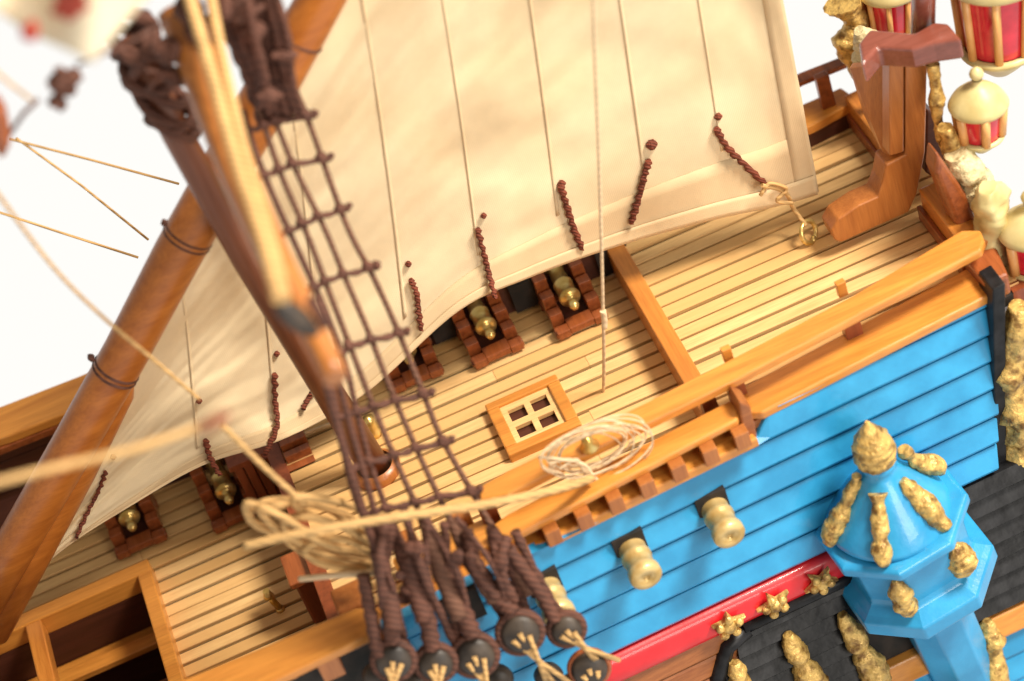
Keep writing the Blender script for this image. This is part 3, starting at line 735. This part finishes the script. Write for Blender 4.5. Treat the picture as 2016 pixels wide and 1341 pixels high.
# lateen yard behind the mast
YS = -1.15
def onS(x, y, dy=0.): return onY(x, y, YS+dy)
ly = thing('lateen_yard', 'long slanting honey brown yard with rope bands along the sail edge', 'spar', tuple(onS(300, 560)))
cl_ = [(-60, 1238), (30, 1075), (140, 885), (250, 690), (350, 500), (440, 340), (530, 180), (625, 10), (720, -160), (1085, -800)]
hw = [40, 42, 44, 46, 49, 50, 50, 47, 42, 16]
P = [onS(x, y) for x, y in cl_]; R = [px(p, h) for p, h in zip(P, hw)]
mb = MB(); mb.tube(P, R, 28); mb.build('yard_pole', sparm, ly)
q = [(-25, 1238), (60, 1085), (150, 925), (232, 770), (246, 742)]
P2 = [onS(x, y, .25) for x, y in q]; mb = MB(); mb.tube(P2, [px(p, h) for p, h in zip(P2, (46, 44, 40, 34, 20))], 24); mb.build('yard_fish', sparm, ly)
for (x, y, w_, n) in ((367, 470, 49, 2), (225, 735, 46, 2), (590, 75, 48, 1)):
    C = onS(x, y); ax = (onS(440, 340)-onS(140, 885)).normalized(); mb = MB()
    for k in range(n): mb.lathe(C+ax*(k*.11), [(px(C, w_-2), -.055), (px(C, w_+2), 0), (px(C, w_-2), .055)], 28, tuple(ax))
    mb.build('rope_band', brownr, ly)
for (x, y) in ((324, 440), (180, 705)):
    C = onS(x, y, -.1); mb = lump([C+V((-.06, 0, 0)), C+V((.06, 0, .03))], [.03, .08, .08, .03], x, .2, 4); mb.build('band_knot', brownr, ly)

# ================================================================== lateen sail
sl = thing('lateen_sail', 'large cream lateen sail with sewn seams and dark red reef lines', 'sail', tuple(onS(900, 300)))
foot = [(0, 1195), (120, 1085), (250, 1000), (400, 915), (560, 862), (720, 772), (900, 612), (1040, 545), (1215, 482), (1400, 430), (1530, 402), (1612, 378)]
leech = None
top = [(642-.567*y, y) for y in (1140, 1000, 735, 500, 252, 20, -230, -450, -690, -930, -1070, -1140)]
NU, NV = 120, 90
def lerp2(L_, u):
    t = u*(len(L_)-1); k = min(int(t), len(L_)-2); f = t-k
    a = L_[max(k-1, 0)]; b_ = L_[k]; c = L_[k+1]; d = L_[min(k+2, len(L_)-1)]
    return tuple(.5*((2*b_[i])+(c[i]-a[i])*f+(2*a[i]-5*b_[i]+4*c[i]-d[i])*f*f+(3*b_[i]-a[i]-3*c[i]+d[i])*f**3) for i in (0, 1))
def sail_pt(u, v, off=0.):
    fx, fy = lerp2(foot, u); tx, ty = lerp2(top, u)
    # seams bow a little to the right on their way up
    bow = 14*math.sin(math.pi*min(v*1.0, 1))*u
    x = fx*(1-v)+tx*v+bow; y = fy*(1-v)+ty*v
    Y = YS+.12+.75*math.sin(math.pi*min(u*1.02, 1))*math.sin(math.pi*min(v*1.15+.05, 1))**.8
    Y += 0.19*noise.noise(V((u*5, v*4, 0)))+.085*noise.noise(V((u*13, v*9, 3)))+.03*noise.noise(V((u*30, v*26, 6)))
    Y += .10*math.sin(u*28+v*2)*math.exp(-v*5)*u
    return onY(x, y, Y-off)
mb = MB(); mb.grid([[sail_pt(i/NU, j/NV) for j in range(NV+1)] for i in range(NU+1)]); so = mb.build('canvas', sailm, sl, solid=.03)
def strip(u_fn, n, name, m, w=.5, off=.03, th=.015):
    pass
def sail_strip(fn0, fn1, n, name, m, off=.035, k=4):
    mb = MB(); rows = []
    for i in range(n+1):
        a = fn0(i/n); c = fn1(i/n); rows.append([sail_pt(a[0]+(c[0]-a[0])*j/k, a[1]+(c[1]-a[1])*j/k, off) for j in range(k+1)])
    mb.grid(rows); return mb.build(name, m, sl, solid=.004)
# foot hem (double cloth), its narrow bolt edge, the leech and the grey luff edge
sail_strip(lambda s: (.06+s*.935, .0), lambda s: (.06+s*.935, .045+.035*s), 80, 'foot_hem', hemm, .026)
sail_strip(lambda s: (.03+s*.965, -.003), lambda s: (.03+s*.965, .012+.010*s), 80, 'bolt_edge', hemm, .065)
sail_strip(lambda s: (.945, s*.93), lambda s: (1.0, s*.93), 60, 'leech_hem', hemm, .03)
luffa = lambda s: (.005+s*.60, .985-(.26 if s < .1 else .26*math.exp(-(s-.1)*4.2)))
sail_strip(lambda s: (.012+s*.62, .995), luffa, 60, 'luff_edge', luffm, .04, 6)
def u_of_foot(x):
    lo, hi = 0., 1.
    for _ in range(40):
        mi = (lo+hi)/2
        if lerp2(foot, mi)[0] < x: lo = mi
        else: hi = mi
    return lo
for k, x in enumerate((392, 545, 640, 806, 952, 1110, 1285, 1440)):
    u = u_of_foot(x); mb = MB()
    sail_strip(lambda s, u=u: (u-.0017, .088+s*.89), lambda s, u=u: (u+.0017, .088+s*.89), 60, 'seam', seamm, .027, 1)
# reef lines with knots: short red-brown cords
reefs = [((1410, 255), (1432, 290), (1470, 328), (1510, 366)), ((1276, 318), (1268, 350), (1255, 400), (1243, 440)), ((1103, 367), (1116, 405), (1130, 450), (1147, 490)),
         ((940, 452), (953, 500), (963, 540), (975, 585)), ((808, 552), (820, 575), (824, 610), (830, 650)), ((540, 738), (542, 790), (545, 840), (520, 900)),
         ((622, 762), (610, 780), (596, 805)), ((404, 868), (414, 900), (432, 935)), ((207, 930), (195, 965), (172, 1010), (150, 1060))]
kn_at = [(1414, 230), (1283, 285), (1106, 362), (952, 425), (804, 520), (545, 697), None, (392, 790), (223, 900)]
sb = MB(); sb.grid([[sail_pt(i/NU, j/NV) for j in range(NV+1)] for i in range(NU+1)]); BV = sb.bvh()
def on_sail(x, y, off=.1):
    h_ = BV.ray_cast(CAM, ray(x, y))
    if h_[0] is None: return onS(x, y)-ray(x, y)*off
    return h_[0]-ray(x, y)*off
for k, (r_, kn_) in enumerate(zip(reefs, kn_at)):
    pts = [on_sail(x, y, .12) for x, y in r_]; P = smooth_path(pts, 9)
    wv = 6.5 if k < 3 else 5.5
    if k == 8: wv = 4
    mb = MB(); R = [px(P[0], wv*(.95+.17*math.sin(i*2.1)+.08*math.sin(i*.7))) for i in range(len(P))]
    P = [p+V((.02*math.sin(i*1.9), 0, .02*math.cos(i*2.3))) for i, p in enumerate(P)]
    mb.tube(P, R, 8); ro = mb.build('reef_line', reefm, sl)
    if kn_:
        C = on_sail(*kn_, .06); rr = px(C, 11 if k == 1 else (8 if k in (0, 2) else 6)); mb = lump([C+V((-rr, 0, rr*.3)), C+V((rr, 0, -rr*.3))], [.3*rr, rr, rr, .3*rr], k, .1, 4); mb.build('knot', reefm, ro)

# ring and line at the clew
rg = thing('clew_ring', 'small brass eye ring on the pale deck below the sail corner', 'ring', tuple(onZ(1592, 462, .62)))
C = onZ(1592, 457, .82); mb = MB(); ax_ = V((.6, -.75, .3)).normalized(); u_, w_ = perp(ax_)
mb.tube([C+(u_*math.cos(a)+w_*math.sin(a))*.22 for a in [2*math.pi*i/24 for i in range(25)]], .05, 8, cap=False); mb.build('ring', brassm, rg)
mb = MB(); mb.tube([onZ(1600, 478, .6), C+V((.08, 0, -.15))], .05, 8); mb.build('shank', brassm, rg)
o = ropeobj('clew_line', [onS(1500, 365, -.25), onS(1545, 378, -.2), onY(1562, 410, -1.2), C+V((-.02, 0, .18))], 4.5, tanrope); tag(o, 'short tan line tying the sail corner to the brass deck ring', 'rope')
o = ropeobj('clew_lashing', [onS(1497, 385, -.25), onS(1515, 362, -.25), onS(1548, 372, -.25), onS(1530, 395, -.25), onS(1560, 400, -.25)], 4, tanrope); tag(o, 'small loop of tan cord knotted through the lower right sail corner', 'rope')
eb = thing('eye_bolt', 'tiny brass eye bolt standing on the lower deck planks', 'eye bolt', tuple(onZ(550, 1200, -1.4)))
A = onZ(552, 1200, -1.4); mb = MB(); mb.tube([A, A+V((-.05, 0, .3)), A+V((-.08, 0, .62))], .07, 8); mb.lathe(A+V((-.08, 0, .45)), [(.0, -.05), (.11, 0), (.08, .08), (.0, .12)], 10); mb.lathe(A, [(.0, 0), (.1, 0), (.08, .06), (0, .07)], 10); mb.build('bolt', brassm, eb)
bb_ = thing('brass_cleat', 'little brass fitting on the rail inside the pale rope coil', 'fitting', tuple(onZ(1162, 882, 1.72)))
A = onZ(1162, 882, 1.72); mb = MB(); mb.lathe(A, [(.0, 0), (.17, .0), (.19, .06), (.09, .14), (.11, .22), (.0, .27)], 14); mb.build('pin', brassm, bb_)
bb_ = thing('brass_cleat', 'little brass fitting behind the shroud ropes near the mast foot', 'fitting', tuple(onZ(738, 850, .1)))
A = onZ(738, 855, 0); mb = MB(); mb.lathe(A, [(.0, 0), (.17, .0), (.19, .16), (.1, .3), (.13, .45), (.0, .5)], 14); mb.build('pin', brassm, bb_)
# timberhead / bitt on the lower deck by the bulkhead
bt = thing('deck_bitt', 'dark red brown wooden block standing at the step below the tan ropes', 'bitt', tuple(onZ(650, 1190, -1.4)))
A = onZ(655, 1200, -1.4); mb = MB(); mb.box((A.x-.42, A.y-.2, -1.4), (A.x+.45, A.y+.5, -.25)); mb.build('block', redwoodZ, bt, bevel=.05)
mb = MB(); mb.box((A.x-.5, A.y-.26, -.25), (A.x+.53, A.y+.56, -.1)); mb.build('cap', redwood, bt, bevel=.03)

# ================================================================== shroud ladder
sh = thing('shroud_ladder', 'rope ladder of dark brown shrouds and ratlines running down to black deadeyes', 'rigging', tuple(onY(560, 200, -2.4)))
SPX = [[(575, 165), (604, 229), (681, 440), (735, 545), (785, 655), (837, 784), (868, 860), (930, 970), (990, 1075), (1045, 1165)],
       [(520, 190), (541, 236), (580, 330), (639, 450), (677, 541), (726, 655), (768, 763), (820, 884), (870, 990), (925, 1100), (975, 1180)],
       [(500, 200), (521, 250), (552, 340), (604, 460), (639, 551), (695, 697), (735, 800), (785, 920), (830, 1020), (870, 1130), (905, 1215)],
       [(478, 215), (500, 290), (540, 390), (590, 500), (640, 610), (681, 720), (700, 800), (735, 930), (775, 1040), (810, 1140), (835, 1220)],
       [(460, 230), (520, 420), (590, 610), (640, 720), (665, 820), (690, 950), (730, 1060), (760, 1150), (775, 1240)]]
def sh3(x, y, k):
    # shrouds run from the masthead (z high, near the centreline) out to the hull side
    t = min(max((y-200)/(1000.), 0), 1.05)
    return onY(x, y, -2.5-(4.75)*t-.02*k)
def shroud_x(k, y):
    L_ = SPX[k]
    for (a, b_), (c, d) in zip(L_, L_[1:]):
        if b_ <= y <= d: return a+(c-a)*(y-b_)/(d-b_)
    return L_[0][0] if y < L_[0][1] else L_[-1][0]
for k, L_ in enumerate(SPX):
    P = smooth_path([sh3(x, y, k) for x, y in L_], 5); n = len(P)
    R = []
    for i, p in enumerate(P):
        yy = L_[0][1]+(L_[-1][1]-L_[0][1])*i/(n-1)
        r = 6.2 if yy < 1000 else 6.2+min((yy-1000)/70, 1)*(12)
        R.append(px(p, r)*(1+(.10*math.sin(i*2.4) if yy > 1000 else .03*math.sin(i*1.7))))
    mb = MB(); mb.tube(P, R, 10); mb.build('shroud_rope', ratr if k < 3 else brownr, sh)
rat_y = [(228, 262), (312, 350), (412, 462), (527, 572), (655, 700), (775, 815), (868, 915), (965, 1005)]
for j, (yr, yl) in enumerate(rat_y):
    pts = []
    for k in range(5):
        f = k/4; y = yr+(yl-yr)*(f*1.1 if k < 4 else 1.1); x = shroud_x(k, y)
        P = sh3(x, y, k)-fw*.14; pts.append(P)
    e = pts[0]+(pts[0]-pts[1]).normalized()*px(pts[0], 20)
    P = smooth_path([e]+pts, 6); mb = MB()
    rr = 6.0 if j < 4 else 6.8
    P = [p+V((0, 0, -.05*math.sin(math.pi*(i % 6)/6))) for i, p in enumerate(P)]
    mb.tube(P, [px(p, rr)*(1+.18*math.sin(i*1.9+j)) for i, p in enumerate(P)], 8); ro = mb.build('ratline', brownr, sh)
    for k in range(4):
        C = pts[k]; s_ = px(C, 10 if k else 12); mb = lump([C+V((-s_, 0, 0)), C+V((s_*.9, 0, s_*.3))], [.4*s_, 1.1*s_, s_, .4*s_], j*5+k, .14, 3); mb.build('knot', brownr, ro)
    C = e; s_ = px(C, 8); mb = lump([C+V((-s_, 0, 0)), C+V((s_*.9, 0, s_*.3))], [.4*s_, 1.1*s_, s_, .4*s_], j*5+9, .14, 3); mb.build('knot', brownr, ro)
# deadeyes
DE = [(1115, 1238, 36, 40), (1024, 1245, 46, 50), (935, 1290, 46, 30), (858, 1305, 40, 20), (775, 1300, 42, 10), (1160, 1315, 42, 60)]
for i, (x, y, r, dx) in enumerate(DE):
    C = onY(x, y, -7.5 if i < 5 else -7.7); rr = px(C, r*.87); ax = V((-.15, -1, .45)).normalized(); u_, w_ = perp(ax)
    mb = MB(); mb.lathe(C, [(.0, -.16), (.75*rr, -.15), (rr*.97, -.09), (rr, 0), (rr*.97, .09), (.75*rr, .15), (.0, .165)], 28, tuple(ax)); do = mb.build('deadeye', deadm, sh)
    mb = MB(); pts = [C+(u_*math.cos(a)+w_*math.sin(a))*rr*1.06 for a in [2*math.pi*q/28 for q in range(29)]]
    mb.tube(pts, px(C, 9 if i < 5 else 6), 10, cap=False); mb.build('strop', brownr if i < 5 else redwood, do)
    for q in range(3):
        a0 = C+ax*.17+u_*(q-1)*rr*.42+w_*(-.15 if q == 1 else .12)*rr
        x1, y1 = [(1195, 1300), (1100, 1345), (985, 1400), (870, 1400), (770, 1400), (1200, 1400)][i]
        e1 = onY(x1+(q-1)*24, y1+(q % 2)*14, -7.75)
        mb = MB(); mb.tube([a0, a0.lerp(e1, .5)+V((0, -.05, 0)), e1], px(C, 5.2), 8); mb.build('lanyard', tanrope, do)
# extra served ends wrapping round the deadeyes (thick brown tails)
for (a, c, d, r) in (((1000, 1080), (1062, 1165), (1092, 1222), 14), ((935, 1110), (985, 1180), (1012, 1208), 17), ((868, 1110), (905, 1190), (930, 1250), 19), ((800, 1090), (835, 1190), (850, 1275), 18), ((745, 1080), (765, 1180), (772, 1262), 18), ((715, 1130), (730, 1210), (745, 1290), 14)):
    P = smooth_path([onY(*a, -6.85), onY(*c, -7.2), onY(*d, -7.45)], 9); mb = MB()
    mb.tube(P, [px(P[0], r)*(1+.13*math.sin(i*2.2)) for i in range(len(P))], 10); mb.build('served_end', brownr, sh)
tg = random.Random(5)
for k in range(15):
    x0 = 715+k*22+tg.uniform(-14, 14); y0 = 1010+max(0, x0-760)*.25+tg.uniform(-30, 30)
    x1 = x0+40+tg.uniform(-45, 65); y1 = 1215+tg.uniform(-40, 70)
    pts = [onY(x0, y0, -6.7), onY((x0+x1)/2+tg.uniform(-24, 24), (y0+y1)/2, -6.95-tg.uniform(0, .3)), onY(x1, y1, -7.25)]
    P = smooth_path(pts, 10); r_ = px(P[0], tg.uniform(6, 12)); mb = MB()
    mb.tube(P, [r_*(1+.16*math.sin(i*2.0+k)+.1*math.sin(i*.8)) for i in range(len(P))], 8); mb.build('served_end', brownr, sh)
for (x, y, r) in ((742, 1330, 30), (820, 1345, 34), (980, 1335, 32), (1080, 1330, 30)):
    C = onY(x, y, -7.25); rr = px(C, r); ax = V((-.25, -1, .35)).normalized(); mb = MB()
    mb.lathe(C, [(.0, -.16), (.75*rr, -.15), (rr, 0), (.75*rr, .15), (.0, .165)], 24, tuple(ax)); mb.build('deadeye', deadm, sh)
sz = random.Random(21)
for k in range(14):
    x, y = 750+sz.uniform(0, 300), 1070+sz.uniform(0, 130); y = max(y, 1070+(x-750)*.15)
    C = onY(x, y, -6.9-sz.uniform(0, .3)); r_ = px(C, sz.uniform(10, 17))
    lump([C+V((-r_*.8, 0, r_*.5)), C+V((r_*.8, 0, -r_*.5))], [.4*r_, r_, 1.1*r_, .5*r_], 60+k, .14, 2.6).build('seizing', brownr, sh)
# channel: the ledge on the hull that holds the deadeyes
ch = MB(); P0 = [onY(x, y, -6.6) for x, y in ((800, 1420), (1215, 1365))]
ch.prism([P0[0], P0[1], P0[1]+V((0, -1.1, 0)), P0[0]+V((0, -1.1, 0))], (0, 0, -.2)); ch.build('channel', blackm, hull, bevel=.03)
# worn timber at the foot of the shrouds
fb = MB(); P = onZ(690, 1180, .6)
fb.box((P.x-.3, P.y-.35, -1.2), (P.x+.3, P.y+.3, .75)); fb.build('timberhead', orangeZ, hull, bevel=.08, seg=3)
pin = thing('pin_rail', 'orange brown wooden rail piece behind the thick served shroud ends', 'rail', tuple(onZ(850, 1090, .9)))
mb = MB(); slab(mb, [(770, 1100), (960, 1015), (985, 1060), (800, 1165)], 1.0, .3); mb.build('plank', orangeX, pin, bevel=.05)
for x, y in ((800, 1065), (905, 1020)):
    P = onZ(x, y, 1.); q = MB(); q.box((P.x-.2, P.y-.15, -.1), (P.x+.2, P.y+.15, 1.15)); q.build('stanchion', orangeZ, pin, bevel=.04)

# ================================================================== loose ropes
def R_(pts, rpx, m, label, name='rope', sm=True, cat='rope'):
    P = [onY(x, y, Y) for x, y, Y in pts]
    o = ropeobj(name, P, rpx, m, None, sm=sm); tag(o, label, cat); return o
R_([(1167, -40, -3.4), (1172, 120, -3.2), (1180, 330, -3.0), (1187, 600, -2.8), (1189, 720, -2.5), (1187, 795, -2.3)], 3.7, paler, 'pale line hanging straight down in front of the sail to the deck', 'hanging_line')
R_([(1187, 612, -2.83), (1190, 628, -2.83), (1190, 645, -2.83)], 6.5, paler, 'small pale knot on the vertical line hanging before the sail', 'line_knot')
R_([(-20, 360, -4), (100, 520, -4.0), (200, 622, -4.0), (310, 715, -4), (392, 786, -4)], 4.2, tanrope, 'thin sagging tan line crossing the lower part of the lateen yard')
R_([(32, 272, 1.5), (160, 365, 1.5), (292, 472, 1.2)], 2.6, tanrope, 'thin tan line running from the red brown block to the upper rope band', 'stay_line', False)
R_([(20, 274, 1.5), (180, 315, 1.5), (352, 362, 1.5)], 2.6, tanrope, 'thin tan line highest of those crossing the white gap at left', 'stay_line', False)
R_([(-20, 412, 1.5), (120, 458, 1.5), (272, 507, 1.2)], 2.6, tanrope, 'thin tan line lowest of those ending at the left side of the yard', 'stay_line', False)
R_([(-15, 135, -5), (20, 165, -5), (62, 197, -5)], 4, tanrope, 'short tan line left of the knotted brown block', 'stay_line', False)
R_([(20, 262, -5), (45, 225, -5), (75, 196, -5)], 5, brownr, 'short dark line joining the two blocks at upper left', 'stay_line', False)
R_([(150, 128, -6), (230, 95, -6), (330, 45, -4)], 4.5, brownr, 'dark bolt rope running from the white flag to the masthead', 'stay_line', False)
R_([(438, 838, -6.0), (520, 920, -6.1), (600, 992, -6.2)], 6.5, tanrope, 'tan line slanting from the blurred brown block to the rope coil')
R_([(-40, 958, -10.6), (120, 918, -10.4), (260, 885, -10.2), (400, 838, -10)], 8.5, tanrope, 'thick blurred tan rope entering at the left edge')
R_([(480, 1075, -6.6), (620, 1045, -7.0), (780, 1018, -7.1), (960, 992, -7.0), (1100, 962, -6.4), (1165, 942, -5.8)], 9, tanrope, 'thick tan rope lying level across the feet of the shrouds')
R_([(590, 1140, -5.8), (660, 1133, -6.3), (738, 1128, -6.9)], 6.5, paler, 'short pale rope tied to the shroud foot above the red brown block')
R_([(560, 868, -.2), (640, 838, -.2), (700, 812, -.2)], 3.5, paler, 'thin pale line along the foot of the sail left of the mast')
# loose coil hanging at the left
cL = thing('rope_coil', 'loose coil of tan rope hanging over the lower deck left of the shrouds', 'rope coil', tuple(onY(600, 1040, -5.6)))
rq = random.Random(11)
loops = [[(740, 1075), (690, 1020), (610, 990), (540, 985), (500, 1000), (490, 1020), (520, 1040), (600, 1060), (700, 1085), (745, 1095)],
         [(735, 1085), (660, 1010), (590, 990), (530, 998), (485, 992), (500, 1030), (560, 1058), (640, 1085), (745, 1100)],
         [(745, 1060), (720, 1010), (650, 985), (580, 980), (600, 1010), (680, 1040), (742, 1082)],
         [(740, 1095), (640, 1070), (560, 1020), (510, 1000), (545, 1045), (600, 1090), (660, 1110), (740, 1110)],
         [(745, 1088), (700, 1050), (620, 1020), (560, 1025), (580, 1062), (650, 1098), (735, 1118)],
         [(742, 1100), (690, 1065), (640, 1062), (600, 1085), (640, 1112), (720, 1125)]]
for i, lp in enumerate(loops):
    P = smooth_path([onY(x, y, -5.7-.12*i+.25*math.sin(j+i)) for j, (x, y) in enumerate(lp)], 7); mb = MB(); mb.tube(P, px(P[0], 8.0), 8); mb.build('loop', tanrope, cL)
# pale coil lying over the rail
cR = thing('rope_coil', 'loose coil of fine pale cord draped over the handrail beside the small hatch', 'rope coil', tuple(onY(1165, 890, -5.4)))
for i in range(12):
    a = 62+i*4.6; b_ = 30+i*1.9; cx_, cy_ = 1160+i*1.5+rq.uniform(-8, 8), 885+rq.uniform(-8, 6)
    th = math.radians(-18+rq.uniform(-8, 8)); pts = []
    gap = rq.uniform(0, 6.28)
    for j in range(27):
        t_ = gap+2*math.pi*j/26*.93; r = 1+.06*math.sin(3*t_+i)
        x = a*math.cos(t_)*r; y = b_*math.sin(t_)*r
        pts.append(onY(cx_+x*math.cos(th)-y*math.sin(th), cy_+x*math.sin(th)+y*math.cos(th), -5.5-.02*i+.12*math.sin(t_*2+i)))
    mb = MB(); mb.tube(smooth_path(pts, 3), px(pts[0], 1.7), 6); mb.build('loop', paler, cR)
for i in range(3):
    pts = [onY(*q, -5.7) for q in ((1060+i*20, 900+i*12), (1110+i*12, 905), (1150, 915+i*6), (1175+i*4, 948))]
    mb = MB(); mb.tube(smooth_path(pts, 6), px(pts[0], 3.5), 6); mb.build('loop', paler, cR)

for i, (pts, lb) in enumerate(((((640, 745, -6.0), (668, 850, -6.2), (700, 960, -6.6), (742, 1090, -6.9)), 'greyish backstay rope just left of the shroud ladder, the outer one'),
        (((662, 735, -6.0), (690, 840, -6.2), (722, 950, -6.6), (756, 1080, -6.9)), 'greyish backstay rope squeezed against the leftmost shroud'))):
    R_(pts, 9-2*i, brownr, lb, 'backstay')
# ---- blocks at the upper left
b1 = thing('pulley_block', 'knotted dark brown pulley block hanging near the corner of the white flag', 'pulley block', tuple(onY(120, 175, -5)))
for (x0, y0, x1, y1, r) in ((95, 170, 160, 145, 19), (95, 200, 130, 205, 17), (110, 150, 130, 140, 14), (105, 180, 150, 170, 20)):
    A, B = onY(x0, y0, -5), onY(x1, y1, -5); rr = px(A, r); lump([A, B], [.5*rr, rr, .8*rr, rr, .5*rr], x0, .14, 2.4).build('shell', brownr, b1)
b2_ = thing('pulley_block', 'red brown pulley block cut by the left edge of the picture', 'pulley block', tuple(onY(0, 245, -5)))
A, B = onY(-8, 190, -5), onY(4, 305, -5); rr = px(A, 18); lump([A, B], [.4*rr, rr, 1.1*rr, 1.1*rr, rr, .4*rr], 5, .06, 2).build('shell', redwood, b2_)
b3 = thing('pulley_block', 'blurred red brown toggle in front of the sail at lower left', 'pulley block', tuple(onY(420, 832, -11.5)))
A, B = onY(388, 848, -11.5), onY(452, 815, -11.5); rr = px(A, 11); mb = MB(); mb.tube([A, A.lerp(B, .2), A.lerp(B, .8), B], [.5*rr, rr, rr, .5*rr], 14); mb.build('shell', redwoodZ, b3)

# ---- flag at the top left, near the viewer
fl = thing('ship_flag', 'blurred white flag with a faded red emblem at the top left', 'flag', tuple(onY(150, 40, -8)))
fp = [(-20, 10), (182, 132), (335, -60), (120, -160)]
def fl_pt(u, v, off=0.):
    a = [fp[0][i]*(1-u)+fp[1][i]*u for i in (0, 1)]; c = [fp[3][i]*(1-u)+fp[2][i]*u for i in (0, 1)]
    x = a[0]*(1-v)+c[0]*v; y = a[1]*(1-v)+c[1]*v+8*math.sin(u*5)*(1-v)
    return onY(x, y, -8+.35*math.sin(u*5+v*3)-off)
mb = MB(); mb.grid([[fl_pt(i/30, j/20) for j in range(21)] for i in range(31)]); mb.build('cloth', flagm, fl, solid=.03)
mb = MB(); rows = []
for i in range(13):
    r_ = []
    for j in range(25):
        a = 2*math.pi*j/24; s_ = i/12*(.14+.02*math.sin(5*a)); u = .52+s_*math.cos(a); v = .36+s_*1.0*math.sin(a); r_.append(fl_pt(u, v, .05))
    rows.append(r_)
mb.grid(rows); mb.build('emblem', pinkm, fl)
A, B = onY(66, 42, -8.1), onY(58, 74, -8.1); mb = lump([A, B], [.06, .12, .1], 2, .1, 2); mb.build('tassel', pinkm, fl)

# ================================================================== stern lanterns and flagstaff
def lantern(label, C, R, hh_=1.0, bars_=8):
    t = thing('stern_lantern', label, 'lantern', tuple(C), 'red and cream stern lanterns'); C = V(C)
    ax = V((.10, 0, 1)).normalized()
    h = R*1.15*hh_
    m = MB(); m.lathe(C, [(.0, -.75*R), (.25*R, -.7*R), (.45*R, -.5*R), (.62*R, -.3*R), (.82*R, -.12*R), (.86*R, 0), (.7*R, .0)], 28, tuple(ax)); m.build('base_cup', creamgold, t)
    m = MB(); m.lathe(C, [(.68*R, 0), (.80*R, h)], 28, tuple(ax)); m.build('glass', glassm, t)
    for k in range(bars_):
        a = 2*math.pi*k/bars_+.35; m = MB(); w_ = .09 if bars_ > 6 else .16
        m.tube([C+V((math.cos(a)*.74*R, math.sin(a)*.74*R, .0)), C+ax*h+V((math.cos(a)*.86*R, math.sin(a)*.86*R, 0))], w_*R, 8); m.build('lantern_bar', barm, t)
    m = MB(); m.lathe(C+ax*h, [(.7*R, -.04*R), (1.0*R, -.04*R), (1.03*R, .05*R), (.97*R, .18*R), (.85*R, .38*R), (.6*R, .62*R), (.36*R, .80*R), (.2*R, .90*R), (.15*R, 1.0*R), (.18*R, 1.08*R)], 36, tuple(ax)); ro = m.build('roof', creamgold, t)
    m = MB(); m.lathe(C+ax*(h+1.28*R), [(.0, -.24*R), (.14*R, -.2*R), (.23*R, -.06*R), (.25*R, .04*R), (.2*R, .17*R), (.1*R, .26*R), (.0, .3*R)], 20, tuple(ax)); m.build('finial', creamgold, ro)
C = onY(1930, 262, -3.0); lantern('small red and cream lantern below the biggest lantern on the stern', C, px(C, 58), 1.05, 6)
C = onY(1966, 84, -1.9); lantern('biggest red lantern with orange bars at the upper right corner', C, px(C, 96), 1.45, 8)
C = onY(1756, 48, 1.0); lantern('red lantern half hidden behind the mahogany cap, left of the flagstaff', C, px(C, 62), 1.2, 8)
C = onY(2032, 515, -4.4); lantern('red lantern with a cream dome cut by the right edge beside the carvings', C, px(C, 64), 1.1, 6)
fs = thing('flagstaff', 'brown wooden staff rising out of the mahogany cap at the stern', 'flagstaff', tuple(onY(1818, 75, YC)))
A, B = onY(1816, 92, YC), onY(1822, -120, YC); mb = MB(); mb.tube([A, B], [px(A, 25), px(B, 22)], 24); mb.build('pole', mahog, fs)
mb = MB(); mb.lathe(A, [(.5*px(A, 50), -.1), (.6*px(A, 50), -.05), (.6*px(A, 50), .06), (.5*px(A, 50), .1)], 24, tuple((B-A).normalized())); mb.build('staff_collar', mahog, fs)

# tidy helper property
for o in bpy.data.objects:
    if '_o' in o.keys(): del o['_o']
